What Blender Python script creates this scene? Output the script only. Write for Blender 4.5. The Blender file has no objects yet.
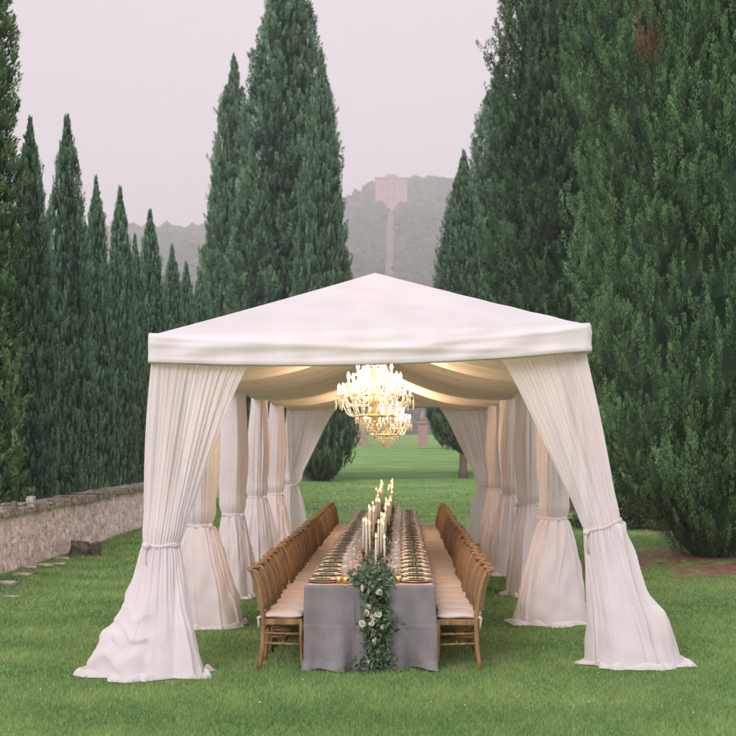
import bpy, bmesh, math, random
import numpy as np
from mathutils import Vector, noise

random.seed(11)
rng = np.random.default_rng(11)
PI = math.pi
sc = bpy.context.scene
col = sc.collection
CAMX, CAMZ, FPX = 0.29, 2.0, 1300.0      # eye position; focal length in photo pixels


def X_at(px, Y):
    return CAMX + (px - 402.0) * Y / FPX


def Z_at(py, Y):
    return CAMZ - (py - 447.0) * Y / FPX


ONES = ['', 'first', 'second', 'third', 'fourth', 'fifth', 'sixth', 'seventh', 'eighth', 'ninth', 'tenth', 'eleventh',
        'twelfth', 'thirteenth', 'fourteenth', 'fifteenth', 'sixteenth', 'seventeenth', 'eighteenth', 'nineteenth', 'twentieth']


def ordinal(n):
    if n <= 20:
        return ONES[n]
    if n < 30:
        return 'twenty-' + ONES[n - 20]
    return 'thirtieth'


# ------------------------------------------------------------------ object helpers
def link(o, parent=None):
    col.objects.link(o)
    if parent is not None:
        o.parent = parent
    return o


def tag(o, label=None, cat=None, group=None, kind=None):
    if label: o['label'] = label
    if cat: o['category'] = cat
    if group: o['group'] = group
    if kind: o['kind'] = kind
    return o


def thing(name, label, cat, loc=(0, 0, 0), rz=0.0, group=None):
    o = bpy.data.objects.new(name, None)
    o.empty_display_size = 0.1
    link(o)
    o.location = loc
    o.rotation_euler = (0, 0, rz)
    return tag(o, label, cat, group)


def mesh_np(name, V, F, mat, smooth=True, attrs=None):
    """mesh from arrays; F is (n,k) with constant k"""
    V = np.asarray(V, dtype=np.float32)
    F = np.asarray(F, dtype=np.int32)
    me = bpy.data.meshes.new(name)
    n, k = F.shape
    me.vertices.add(len(V))
    me.vertices.foreach_set('co', V.ravel())
    me.loops.add(n * k)
    me.loops.foreach_set('vertex_index', F.ravel())
    me.polygons.add(n)
    me.polygons.foreach_set('loop_start', np.arange(0, n * k, k, dtype=np.int32))
    me.polygons.foreach_set('loop_total', np.full(n, k, dtype=np.int32))
    me.polygons.foreach_set('use_smooth', np.full(n, smooth, dtype=bool))
    if attrs:
        for an, av in attrs.items():
            a = me.attributes.new(an, 'FLOAT', 'POINT')
            a.data.foreach_set('value', np.asarray(av, dtype=np.float32))
    me.update(calc_edges=True)
    me.validate()
    if mat: me.materials.append(mat)
    return me


def obj_np(name, V, F, mat, parent=None, smooth=True, attrs=None):
    return link(bpy.data.objects.new(name, mesh_np(name, V, F, mat, smooth, attrs)), parent)


class MB:
    """collects shapes and links them as ONE mesh object"""
    def __init__(self):
        self.v, self.f = [], []

    def add(self, V, F):
        b = len(self.v)
        self.v += [tuple(map(float, p)) for p in V]
        self.f += [tuple(int(i) + b for i in f) for f in F]
        return self

    def box(self, c, s):
        cx, cy, cz = c
        hx, hy, hz = s[0] / 2, s[1] / 2, s[2] / 2
        V = [(cx + a * hx, cy + b * hy, cz + d * hz) for a in (-1, 1) for b in (-1, 1) for d in (-1, 1)]
        F = [(0, 1, 3, 2), (4, 6, 7, 5), (0, 4, 5, 1), (2, 3, 7, 6), (0, 2, 6, 4), (1, 5, 7, 3)]
        return self.add(V, F)

    def tube(self, pts, rad, n=8, squash=None, cap=True):
        """swept tube; rad scalar or per point; squash=(a,b) scales the two section axes"""
        pts = [Vector(p) for p in pts]
        m = len(pts)
        if not hasattr(rad, '__len__'): rad = [rad] * m
        a, b = squash or (1, 1)
        V = []
        up0 = None
        for i, p in enumerate(pts):
            t = (pts[min(i + 1, m - 1)] - pts[max(i - 1, 0)]).normalized()
            if up0 is None:
                ref = Vector((0, 1, 0)) if abs(t.y) < 0.8 else Vector((1, 0, 0))
            else:
                ref = up0
            side = t.cross(ref).normalized()
            up0 = side.cross(t).normalized()
            for k in range(n):
                th = 2 * PI * (k + 0.5) / n
                V.append(p + side * (math.cos(th) * rad[i] * a) + up0 * (math.sin(th) * rad[i] * b))
        F = []
        for i in range(m - 1):
            for k in range(n):
                F.append((i * n + k, i * n + (k + 1) % n, (i + 1) * n + (k + 1) % n, (i + 1) * n + k))
        if cap:
            F.append(tuple(range(n - 1, -1, -1)))
            F.append(tuple((m - 1) * n + k for k in range(n)))
        return self.add(V, F)

    def lathe(self, prof, n=16, c=(0, 0, 0)):
        V, F = [], []
        for r, z in prof:
            for k in range(n):
                th = 2 * PI * k / n
                V.append((c[0] + r * math.cos(th), c[1] + r * math.sin(th), c[2] + z))
        for i in range(len(prof) - 1):
            for k in range(n):
                F.append((i * n + k, i * n + (k + 1) % n, (i + 1) * n + (k + 1) % n, (i + 1) * n + k))
        if prof[0][0] > 1e-4: F.append(tuple(range(n - 1, -1, -1)))
        if prof[-1][0] > 1e-4: F.append(tuple((len(prof) - 1) * n + k for k in range(n)))
        return self.add(V, F)

    def octa(self, c, r, h):
        x, y, z = c
        V = [(x, y, z + h * .45), (x + r, y, z), (x, y + r, z), (x - r, y, z), (x, y - r, z), (x, y, z - h * .55)]
        F = [(0, 1, 2), (0, 2, 3), (0, 3, 4), (0, 4, 1), (5, 2, 1), (5, 3, 2), (5, 4, 3), (5, 1, 4)]
        return self.add(V, F)

    def mesh(self, name, mat, smooth=True, bevel=0.0):
        me = bpy.data.meshes.new(name)
        me.from_pydata(self.v, [], self.f)
        bm = bmesh.new(); bm.from_mesh(me)
        bmesh.ops.remove_doubles(bm, verts=bm.verts, dist=1e-5)
        if bevel:
            bmesh.ops.bevel(bm, geom=[e for e in bm.edges], offset=bevel, segments=2, affect='EDGES', profile=0.6)
        bmesh.ops.recalc_face_normals(bm, faces=bm.faces)
        bm.to_mesh(me); bm.free()
        for p in me.polygons: p.use_smooth = smooth
        me.materials.append(mat)
        me.update()
        return me

    def build(self, name, mat, parent=None, smooth=True, bevel=0.0):
        return link(bpy.data.objects.new(name, self.mesh(name, mat, smooth, bevel)), parent)


def copy_tree(o, parent=None):
    c = o.copy()
    col.objects.link(c)
    if parent is not None: c.parent = parent
    for ch in list(o.children):
        copy_tree(ch, c)
    return c


def grid_faces(nu, nv, base=0, closed=False):
    """vertex index = i*nu + j, i in nv rows, j in nu columns"""
    j = np.arange(nu if closed else nu - 1)
    i = np.arange(nv - 1)
    I, J = np.meshgrid(i, j, indexing='ij')
    J2 = (J + 1) % nu
    return np.stack([I * nu + J, I * nu + J2, (I + 1) * nu + J2, (I + 1) * nu + J], -1).reshape(-1, 4) + base


def sines(seed, x, ks, amp=None):
    r = np.random.default_rng(seed)
    out = 0
    for q, k in enumerate(ks):
        out = out + (amp[q] if amp else 1.0) * np.sin(k * x + r.uniform(0, 2 * PI))
    return out


def fnoise(seed, x, y, freqs=((1, 1), (2.1, 1.7), (4.3, 3.9)), amps=(1, .5, .25)):
    """cheap smooth 2-d noise out of rotated sine products"""
    r = np.random.default_rng(seed)
    out = np.zeros(np.broadcast(x, y).shape)
    for (fx, fy), a in zip(freqs, amps):
        for _ in range(3):
            t = r.uniform(0, 2 * PI)
            out = out + a * np.sin((x * math.cos(t) * fx + y * math.sin(t) * fy) * 2 * PI + r.uniform(0, 2 * PI))
    return out / (3 ** .5 * sum(amps))


# ------------------------------------------------------------------ materials
def new_mat(name):
    m = bpy.data.materials.new(name)
    m.use_nodes = True
    nt = m.node_tree
    for n in list(nt.nodes): nt.nodes.remove(n)
    out = nt.nodes.new('ShaderNodeOutputMaterial')
    return m, nt, out


def N(nt, typ, **kw):
    n = nt.nodes.new(typ)
    for k, v in kw.items():
        if k in n.inputs: n.inputs[k].default_value = v
        else: setattr(n, k, v)
    return n


def ramp(nt, fac, stops):
    r = nt.nodes.new('ShaderNodeValToRGB')
    e = r.color_ramp.elements
    while len(e) < len(stops): e.new(0.5)
    for el, (p, c) in zip(e, stops):
        el.position = p
        el.color = (c[0], c[1], c[2], 1) if hasattr(c, '__len__') else (c, c, c, 1)
    nt.links.new(fac, r.inputs[0])
    return r.outputs[0]


def objco(nt):
    return nt.nodes.new('ShaderNodeTexCoord').outputs['Object']


def pbr(name, color, rough=0.6, metal=0.0, var=0.15, scale=8.0, bump=0.0, bscale=60.0, spec=0.4, stretch=None, trans=0.0, sheen=0.0, coat=0.0):
    m, nt, out = new_mat(name)
    L = nt.links.new
    b = N(nt, 'ShaderNodeBsdfPrincipled')
    b.inputs['Roughness'].default_value = rough
    b.inputs['Metallic'].default_value = metal
    b.inputs['Specular IOR Level'].default_value = spec
    b.inputs['Sheen Weight'].default_value = sheen
    b.inputs['Coat Weight'].default_value = coat
    co = objco(nt)
    if stretch:
        mp = N(nt, 'ShaderNodeMapping'); mp.inputs['Scale'].default_value = stretch
        L(co, mp.inputs[0]); co = mp.outputs[0]
    n = N(nt, 'ShaderNodeTexNoise'); n.inputs['Scale'].default_value = scale; n.inputs['Detail'].default_value = 5
    L(co, n.inputs['Vector'])
    c = np.array(color)
    cr = ramp(nt, n.outputs[0], [(0.3, c * (1 - var)), (0.7, np.minimum(c * (1 + var), .95))])
    L(cr, b.inputs['Base Color'])
    if bump:
        n2 = N(nt, 'ShaderNodeTexNoise'); n2.inputs['Scale'].default_value = bscale; n2.inputs['Detail'].default_value = 3
        L(co, n2.inputs['Vector'])
        bp = N(nt, 'ShaderNodeBump'); bp.inputs['Strength'].default_value = bump; bp.inputs['Distance'].default_value = 0.01
        L(n2.outputs[0], bp.inputs['Height']); L(bp.outputs[0], b.inputs['Normal'])
    if trans:
        t = N(nt, 'ShaderNodeBsdfTranslucent')
        L(cr, t.inputs['Color'])
        mx = N(nt, 'ShaderNodeMixShader'); mx.inputs[0].default_value = trans
        L(b.outputs[0], mx.inputs[1]); L(t.outputs[0], mx.inputs[2]); L(mx.outputs[0], out.inputs[0])
    else:
        L(b.outputs[0], out.inputs[0])
    return m


def tint_mat(name, c0, c1, c2=None, rough=0.7, trans=0.2, spec=0.25, at='tint'):
    """leaf material coloured along the mesh attribute 'tint' (0..1; above 1 = dead, brown)"""
    m, nt, out = new_mat(name)
    L = nt.links.new
    a = N(nt, 'ShaderNodeAttribute'); a.attribute_name = at
    mr = N(nt, 'ShaderNodeMapRange'); mr.inputs['From Max'].default_value = 2.0
    L(a.outputs['Fac'], mr.inputs[0])
    stops = [(0.0, c0), (0.5, c1)]
    if c2: stops += [(0.62, c2), (1.0, c2)]
    cr = ramp(nt, mr.outputs[0], stops)
    b = N(nt, 'ShaderNodeBsdfPrincipled')
    b.inputs['Roughness'].default_value = rough
    b.inputs['Specular IOR Level'].default_value = spec
    t = N(nt, 'ShaderNodeBsdfTranslucent')
    L(cr, b.inputs['Base Color']); L(cr, t.inputs['Color'])
    mx = N(nt, 'ShaderNodeMixShader'); mx.inputs[0].default_value = trans
    L(b.outputs[0], mx.inputs[1]); L(t.outputs[0], mx.inputs[2]); L(mx.outputs[0], out.inputs[0])
    return m


def emit_mat(name, color, strength):
    m, nt, out = new_mat(name)
    e = N(nt, 'ShaderNodeEmission')
    e.inputs['Color'].default_value = (*color, 1); e.inputs['Strength'].default_value = strength
    nt.links.new(e.outputs[0], out.inputs[0])
    return m


def glass_mat(name, clear=.78):
    """thin clear glass: mostly see-through, with a sharp reflection and a faint milky film"""
    m, nt, out = new_mat(name)
    L = nt.links.new
    t = N(nt, 'ShaderNodeBsdfTransparent'); t.inputs['Color'].default_value = (.98, .98, .98, 1)
    g = N(nt, 'ShaderNodeBsdfGlossy'); g.inputs['Roughness'].default_value = .06
    d = N(nt, 'ShaderNodeBsdfTranslucent'); d.inputs['Color'].default_value = (.85, .82, .80, 1)
    a = N(nt, 'ShaderNodeMixShader'); a.inputs[0].default_value = .5
    mx = N(nt, 'ShaderNodeMixShader'); mx.inputs[0].default_value = 1 - clear
    L(g.outputs[0], a.inputs[1]); L(d.outputs[0], a.inputs[2])
    L(t.outputs[0], mx.inputs[1]); L(a.outputs[0], mx.inputs[2])
    L(mx.outputs[0], out.inputs[0])
    return m


def cloth_mat(name, color, trans):
    """soft thin cloth with a fine weave and long crumples"""
    m, nt, out = new_mat(name)
    L = nt.links.new
    b = N(nt, 'ShaderNodeBsdfPrincipled')
    b.inputs['Roughness'].default_value = .85; b.inputs['Specular IOR Level'].default_value = .15; b.inputs['Sheen Weight'].default_value = .1
    co = objco(nt)
    n0 = N(nt, 'ShaderNodeTexNoise'); n0.inputs['Scale'].default_value = 2.5; n0.inputs['Detail'].default_value = 4
    L(co, n0.inputs['Vector'])
    c = np.array(color)
    cr = ramp(nt, n0.outputs[0], [(.3, c * .97), (.7, np.minimum(c * 1.03, .95))])
    mp = N(nt, 'ShaderNodeMapping'); mp.inputs['Scale'].default_value = (1, 1, .22)
    L(co, mp.inputs[0])
    n1 = N(nt, 'ShaderNodeTexNoise'); n1.inputs['Scale'].default_value = 17; n1.inputs['Detail'].default_value = 4; n1.inputs['Distortion'].default_value = .8
    L(mp.outputs[0], n1.inputs['Vector'])
    n3 = N(nt, 'ShaderNodeTexNoise'); n3.inputs['Scale'].default_value = 7; n3.inputs['Detail'].default_value = 5; n3.inputs['Distortion'].default_value = 1.5
    L(co, n3.inputs['Vector'])
    n2 = N(nt, 'ShaderNodeTexNoise'); n2.inputs['Scale'].default_value = 220; n2.inputs['Detail'].default_value = 2
    L(co, n2.inputs['Vector'])
    prev = None
    for n_, st, ds in ((n1, .35, .012), (n3, .16, .02), (n2, .15, .006)):
        bp = N(nt, 'ShaderNodeBump'); bp.inputs['Strength'].default_value = st; bp.inputs['Distance'].default_value = ds
        L(n_.outputs[0], bp.inputs['Height'])
        if prev: L(prev.outputs[0], bp.inputs['Normal'])
        prev = bp
    t = N(nt, 'ShaderNodeBsdfTranslucent')
    L(cr, b.inputs['Base Color']); L(cr, t.inputs['Color']); L(prev.outputs[0], b.inputs['Normal']); L(prev.outputs[0], t.inputs['Normal'])
    mx = N(nt, 'ShaderNodeMixShader'); mx.inputs[0].default_value = trans
    L(b.outputs[0], mx.inputs[1]); L(t.outputs[0], mx.inputs[2])
    tr = N(nt, 'ShaderNodeBsdfTransparent')
    m2 = N(nt, 'ShaderNodeMixShader'); m2.inputs[0].default_value = .15
    L(mx.outputs[0], m2.inputs[1]); L(tr.outputs[0], m2.inputs[2]); L(m2.outputs[0], out.inputs[0])
    return m


M = {}
M['canvas'] = pbr('canvas', (.595, .562, .57), .8, var=.05, scale=2.5, bump=.35, bscale=5, trans=.12, spec=.2)
M['valance'] = pbr('valance_canvas', (.70, .645, .67), .8, var=.05, scale=2.5, bump=.3, bscale=7, trans=.08, spec=.2)
M['chiffon'] = cloth_mat('chiffon', (.82, .752, .788), .28)
M['lining'] = pbr('lining', (.92, .80, .70), .9, var=.04, scale=3, bump=.1, bscale=200, trans=.35, spec=.1)
M['pole'] = pbr('pole', (.75, .74, .73), .4, var=.05)
M['linen'] = pbr('linen', (.222, .203, .214), .9, var=.12, scale=7, bump=.5, bscale=260, spec=.1, sheen=.15)
M['wood'] = pbr('chair_wood', (.25, .140, .060), .5, var=.4, scale=9, bump=.15, bscale=50, spec=.35, stretch=(3, 3, .5))
M['cane'] = pbr('cane', (.29, .175, .088), .6, var=.25, scale=40, bump=.4, bscale=160, stretch=(1, 2.4, .5))
M['cushion'] = pbr('cushion', (.55, .465, .415), .9, var=.06, scale=10, bump=.2, bscale=250, spec=.1, sheen=.2)
M['charger'] = pbr('charger', (.085, .06, .045), .35, var=.2)
M['china'] = pbr('china', (.72, .66, .56), .25, var=.04, spec=.5)
M['napkin'] = pbr('napkin', (.11, .105, .09), .9, var=.2, bump=.2)
M['gold'] = pbr('gold', (.78, .52, .20), .3, metal=1.0, var=.1)
M['brass'] = pbr('dark_brass', (.16, .105, .05), .4, metal=.7, var=.25)
M['wax'] = pbr('wax', (.82, .76, .66), .5, var=.04, trans=.25)
M['flame'] = emit_mat('flame', (1.0, .56, .17), 5)
M['bulb'] = emit_mat('bulb', (1.0, .74, .46), 85)
M['glass'] = glass_mat('glass')
M['rose'] = pbr('rose', (.80, .74, .62), .7, var=.06, trans=.2)
M['eucalyptus'] = tint_mat('eucalyptus', (.026, .068, .034), (.21, .285, .185), None, .55, .15, .35)
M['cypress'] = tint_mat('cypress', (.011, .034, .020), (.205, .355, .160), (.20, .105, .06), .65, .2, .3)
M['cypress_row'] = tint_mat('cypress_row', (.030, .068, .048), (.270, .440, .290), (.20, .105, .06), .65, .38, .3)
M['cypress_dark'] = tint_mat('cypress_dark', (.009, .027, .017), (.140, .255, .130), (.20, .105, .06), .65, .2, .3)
M['bark'] = pbr('bark', (.16, .125, .10), .9, var=.3, scale=14, bump=.6, bscale=30, stretch=(3, 3, .5))
M['grassblade'] = tint_mat('grass_blade', (.072, .162, .042), (.365, .485, .185), (.25, .22, .11), .6, .3, .3)
M['woods'] = tint_mat('woods', (.030, .048, .026), (.085, .105, .055), None, .9, .0, .1)
M['villa'] = pbr('villa_plaster', (.43, .30, .26), .9, var=.2, scale=.5)
M['villadark'] = pbr('villa_opening', (.28, .19, .16), .7)
M['pierstone'] = pbr('pier_stone', (.36, .245, .22), .9, var=.2, scale=3, bump=.4, bscale=20)
M['rock'] = pbr('rock', (.33, .29, .26), .95, var=.4, scale=12, bump=.7, bscale=40)
M['rockdark'] = pbr('dark_rock', (.12, .105, .09), .95, var=.4, scale=9, bump=.8, bscale=30)
M['pathdirt'] = pbr('path_dirt', (.16, .13, .115), 1.0, var=.35, scale=.12)
M['petal'] = pbr('petal', (.8, .77, .72), .7, var=.03)


def crystal_mat():
    m, nt, out = new_mat('crystal')
    L = nt.links.new
    g = N(nt, 'ShaderNodeBsdfGlossy'); g.inputs['Roughness'].default_value = .12
    d = N(nt, 'ShaderNodeBsdfDiffuse'); d.inputs['Color'].default_value = (.55, .50, .44, 1)
    t = N(nt, 'ShaderNodeBsdfTranslucent'); t.inputs['Color'].default_value = (.55, .50, .44, 1)
    tr = N(nt, 'ShaderNodeBsdfTransparent')
    a = N(nt, 'ShaderNodeMixShader'); a.inputs[0].default_value = .5
    b = N(nt, 'ShaderNodeMixShader'); b.inputs[0].default_value = .4
    c = N(nt, 'ShaderNodeMixShader'); c.inputs[0].default_value = .25
    L(d.outputs[0], a.inputs[1]); L(t.outputs[0], a.inputs[2])
    L(a.outputs[0], b.inputs[1]); L(g.outputs[0], b.inputs[2])
    L(b.outputs[0], c.inputs[1]); L(tr.outputs[0], c.inputs[2])
    L(c.outputs[0], out.inputs[0])
    return m


M['crystal'] = crystal_mat()


# ------------------------------------------------------------------ terrain
def ground_z(x, y):
    x = np.asarray(x, dtype=float); y = np.asarray(y, dtype=float)
    s = 6.0
    rise = 0.0200 * s * np.log1p(np.exp(np.clip((y - 32) / s, -40, 200)))
    und = .018 * fnoise(5, x * .12, y * .12) * np.clip((y - 9) / 6, 0, 1)
    bank = .12 * np.exp(-(((x - 6.6) / 2.2) ** 2 + ((y - 24.0) / 2.6) ** 2))
    return rise + und + bank


SOIL = [(5.8, 22.9, 1.7, 1.2), (5.7, 20.9, 1.1, 1.5), (6.9, 34.0, 1.1, 3.2), (6.7, 29.3, .8, 1.6), (3.95, 22.3, .6, .55), (4.6, 21.9, .7, .45), (5.6, 38, 2.2, 2.0)]


def soil_mask(x, y):
    m = np.full(np.broadcast(x, y).shape, -9.0)
    n = fnoise(21, x * .5, y * .35) * .7 + fnoise(22, x * 1.9, y * 1.3) * .6
    for cx, cy, rx, ry in SOIL:
        m = np.maximum(m, 1.15 - np.sqrt(((x - cx) / rx) ** 2 + ((y - cy) / ry) ** 2) + n * .75 - .08)
    return np.clip(m / .22, 0, 1)


def lawn_material():
    m, nt, out = new_mat('lawn')
    L = nt.links.new
    co = objco(nt)
    b = N(nt, 'ShaderNodeBsdfPrincipled'); b.inputs['Roughness'].default_value = .9
    b.inputs['Specular IOR Level'].default_value = .15
    n1 = N(nt, 'ShaderNodeTexNoise'); n1.inputs['Scale'].default_value = .55; n1.inputs['Detail'].default_value = 6
    n2 = N(nt, 'ShaderNodeTexNoise'); n2.inputs['Scale'].default_value = 26; n2.inputs['Detail'].default_value = 4
    mp = N(nt, 'ShaderNodeMapping'); mp.inputs['Scale'].default_value = (.05, .22, 1)
    n3 = N(nt, 'ShaderNodeTexNoise'); n3.inputs['Scale'].default_value = 1.0; n3.inputs['Detail'].default_value = 3
    L(co, n1.inputs['Vector']); L(co, n2.inputs['Vector']); L(co, mp.inputs[0]); L(mp.outputs[0], n3.inputs['Vector'])
    big = ramp(nt, n1.outputs[0], [(.3, (.115, .235, .064)), (.55, (.165, .285, .092)), (.72, (.240, .325, .125))])
    mow = ramp(nt, n3.outputs[0], [(.38, (.80, .84, .82)), (.62, (1.16, 1.12, 1.1))])
    fine = ramp(nt, n2.outputs[0], [(.3, .7), (.7, 1.25)])
    x1 = N(nt, 'ShaderNodeMix', data_type='RGBA', blend_type='MULTIPLY'); x1.inputs[0].default_value = 1
    L(big, x1.inputs[6]); L(mow, x1.inputs[7])
    x2 = N(nt, 'ShaderNodeMix', data_type='RGBA', blend_type='MULTIPLY'); x2.inputs[0].default_value = 1
    L(x1.outputs[2], x2.inputs[6]); L(fine, x2.inputs[7])
    n4 = N(nt, 'ShaderNodeTexNoise'); n4.inputs['Scale'].default_value = 7; n4.inputs['Detail'].default_value = 8
    L(co, n4.inputs['Vector'])
    soil = ramp(nt, n4.outputs[0], [(.3, (.12, .06, .04)), (.6, (.24, .138, .092)), (.8, (.32, .20, .135))])
    a = N(nt, 'ShaderNodeAttribute'); a.attribute_name = 'soil'
    x3 = N(nt, 'ShaderNodeMix', data_type='RGBA'); L(a.outputs['Fac'], x3.inputs[0]); L(x2.outputs[2], x3.inputs[6]); L(soil, x3.inputs[7])
    L(x3.outputs[2], b.inputs['Base Color'])
    bp = N(nt, 'ShaderNodeBump'); bp.inputs['Strength'].default_value = .6; bp.inputs['Distance'].default_value = .03
    L(n2.outputs[0], bp.inputs['Height']); L(bp.outputs[0], b.inputs['Normal'])
    L(b.outputs[0], out.inputs[0])
    return m


M['lawn'] = lawn_material()
xs = np.concatenate([np.linspace(-2050, -40, 20), np.linspace(-38, -13, 14), np.arange(-12, 14.01, .16), np.linspace(15, 40, 14), np.linspace(44, 2050, 20)])
ys = np.concatenate([np.linspace(-60, 5, 8), np.arange(6, 46, .16), np.linspace(46.5, 120, 80), np.linspace(124, 250, 24)])
GX, GY = np.meshgrid(xs, ys)
GV = np.stack([GX, GY, ground_z(GX, GY)], -1).reshape(-1, 3)
lawn = obj_np('lawn', GV, grid_faces(len(xs), len(ys)), M['lawn'], attrs={'soil': soil_mask(GX, GY).ravel()})
tag(lawn, kind='structure')

# fallen white petals scattered in the grass
mb = MB()
for i in range(34):
    y = random.uniform(9.3, 17); x = X_at(random.uniform(30, 720), y)
    z = float(ground_z(x, y)) + .035
    a = random.uniform(0, PI); r = random.uniform(.010, .017)
    mb.add([(x + r * math.cos(a), y + r * math.sin(a), z), (x - r * math.sin(a) * .7, y + r * math.cos(a) * .7, z + .008), (x - r * math.cos(a), y - r * math.sin(a), z + .003), (x + r * math.sin(a) * .7, y - r * math.cos(a) * .7, z + .010)], [(0, 1, 2, 3)])
tag(mb.build('fallen_petals', M['petal']), 'white petals scattered in the grass', 'petals', kind='stuff')


# ------------------------------------------------------------------ hill, wood, villa on the ridge
K = 3.0          # the hill stands about 1.8 km off


def ridge_z(x):
    x = np.asarray(x, dtype=float) / K
    return K * np.interp(x, [-900, -400, -110, -95, -26, -14, 0, 12, 30, 60, 150, 400, 900], [70, 80, 99, 99, 112, 117, 118, 119, 119, 118, 116, 90, 60])


def hill_z(x, y):
    t = np.clip((np.asarray(y, dtype=float) - 700) / (600 * K - 700), 0, 1)
    zz = 4.3 + (ridge_z(x) - 4.3) * (t ** 1.02)
    t2 = np.clip((y - 600 * K) / 500.0, 0, 1)
    return zz - 60 * t2 + 6.6 * fnoise(8, x * .004, y * .004) * np.clip(t * 4, 0, 1)


def path_x(y):
    return -4.8 * K + (600 * K - y) * .0042


hx = np.linspace(-2100, 2100, 240); hy = np.concatenate([np.linspace(234, 620 * K, 110), np.linspace(640 * K, 2500, 14)])
HX, HY = np.meshgrid(hx, hy)
HZ = hill_z(HX, HY); HZ[0] -= 3.0
o = obj_np('hill', np.stack([HX, HY, HZ], -1).reshape(-1, 3), grid_faces(len(hx), len(hy)), pbr('hill_ground', (.055, .07, .035), .95, var=.35, scale=.05))
tag(o, kind='structure')

# the wood on the hill: one mass of crowns
base_blobs = []
for s in range(8):
    bm = bmesh.new()
    bmesh.ops.create_icosphere(bm, subdivisions=2 if s < 4 else 1, radius=1.0)
    V = np.array([v.co[:] for v in bm.verts]); F = np.array([[v.index for v in f.verts] for f in bm.faces])
    bm.free()
    d = np.array([noise.noise(Vector(p) * 2.2 + Vector((s * 7, 0, 0))) for p in V]) * .6 + np.array([noise.noise(Vector(p) * 5 + Vector((s * 7, 3, 0))) for p in V]) * .5
    V = V * (1 + d)[:, None]
    base_blobs.append((V, F))
WV, WF, WT = [], [], []
off = 0
nw = 19000
wy = 690 + (606 * K - 690) * rng.random(nw) ** .85
wx = (rng.random(nw) - .5) * 2 * (70 + wy * .36) + 3
ncl = 26           # shrubs that crowd the foot of the villa
wx[:ncl] = -4.45 * K + rng.choice([-1, 1], ncl) * rng.uniform(2.6, 8.0, ncl) * K
wy[:ncl] = rng.uniform(541, 548.5, ncl) * K
edge_n = fnoise(44, wy * .013, wy * .009)
for i in range(nw):
    x, y = wx[i], wy[i]
    r = K * random.uniform(1.0, 3.0) * (.3 + .7 * y / (600 * K)); hgt = r * random.uniform(.7, 1.3)
    if abs(x - path_x(y)) < 1.5 * K * y / (560 * K) + r * .85 + .4 * K * edge_n[i] and y < 560 * K:
        continue
    if abs(x + 4.5 * K) < K * 1.5 + r * .55 and 480 * K < y < 549 * K:
        continue
    if abs(x + 4.5 * K) < K * 7.5 + r and 549 * K <= y < 575 * K:
        continue
    V, F = base_blobs[i % 8]
    a = random.uniform(0, 2 * PI); ca, sa = math.cos(a), math.sin(a)
    P = np.stack([(V[:, 0] * ca - V[:, 1] * sa) * r + x, (V[:, 0] * sa + V[:, 1] * ca) * r + y, V[:, 2] * hgt + float(hill_z(x, y)) + hgt * .5], -1)
    WV.append(P); WF.append(F + off); off += len(P)
    WT.append(np.full(len(P), random.random()))
# an irregular skyline along the ridge
for i in range(500):
    x = random.uniform(-330, 330) * K; y = random.uniform(592, 612) * K
    if abs(x + 4.5 * K) < 9 * K: continue
    V, F = base_blobs[i % 8]
    r = K * random.uniform(1.3, 3.6); hgt = r * random.uniform(.7, 1.5)
    WV.append(np.stack([V[:, 0] * r + x, V[:, 1] * r + y, V[:, 2] * hgt + float(hill_z(x, y)) + hgt * .5], -1)); WF.append(F + off); off += len(V)
    WT.append(np.full(len(V), random.random()))
o = obj_np('hillside_wood', np.concatenate(WV), np.concatenate(WF), M['woods'], attrs={'tint': np.concatenate(WT)}, smooth=False)
tag(o, 'hazy wood covering the far hillside', 'wood', kind='stuff')

# pale straight path climbing the hill
PV = []
for k in range(90):
    y = 690 + k * (556 * K - 690) / 89
    cx = path_x(y)
    for dx in (-1.5 * y / 560, 1.5 * y / 560):
        PV.append((cx + dx, y, float(hill_z(cx, y)) + 1.2))
o = obj_np('hill_path', PV, [(2 * k, 2 * k + 1, 2 * k + 3, 2 * k + 2) for k in range(89)], M['pathdirt'])
tag(o, kind='structure')

v = thing('villa', 'tall pink stone villa standing alone on top of the hazy hill', 'building', (-4.45 * K, 562 * K, 93.2 * K))
MB().box((0, 0, 11.4 * K), (13.6 * K, 12 * K, 22.8 * K)).box((0, -6.6 * K, 4 * K), (6.0 * K, 1.2 * K, 18 * K)).build('wall', M['villa'], v, smooth=False)
MB().add([(-7.1 * K, -6.3 * K, 22.8 * K), (7.1 * K, -6.3 * K, 22.8 * K), (7.1 * K, 6.3 * K, 22.8 * K), (-7.1 * K, 6.3 * K, 22.8 * K), (-3 * K, 0, 24.2 * K), (3 * K, 0, 24.2 * K)], [(0, 1, 5, 4), (1, 2, 5), (2, 3, 4, 5), (3, 0, 4), (3, 2, 1, 0)]).build('roof', pbr('villa_roof', (.30, .19, .15), .9), v, smooth=False)
MB().box((0, -5.2 * K, 23.3 * K), (5.2 * K, 1.6 * K, 1.5 * K)).build('attic', M['villa'], v, smooth=False)
MB().box((0, -6.1 * K, 22.5 * K), (14.2 * K, .5 * K, .5 * K)).build('cornice', M['villa'], v, smooth=False)
for wz, wxx in ((18.4, -4.2), (18.4, -1.4), (18.4, 1.4), (18.4, 4.2), (14.2, -1.4), (14.2, 1.4)):
    MB().box((wxx * K, -6.02 * K, wz * K), (.9 * K, .12 * K, 1.9 * K)).build('window', M['villadark'], v, smooth=False)

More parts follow.
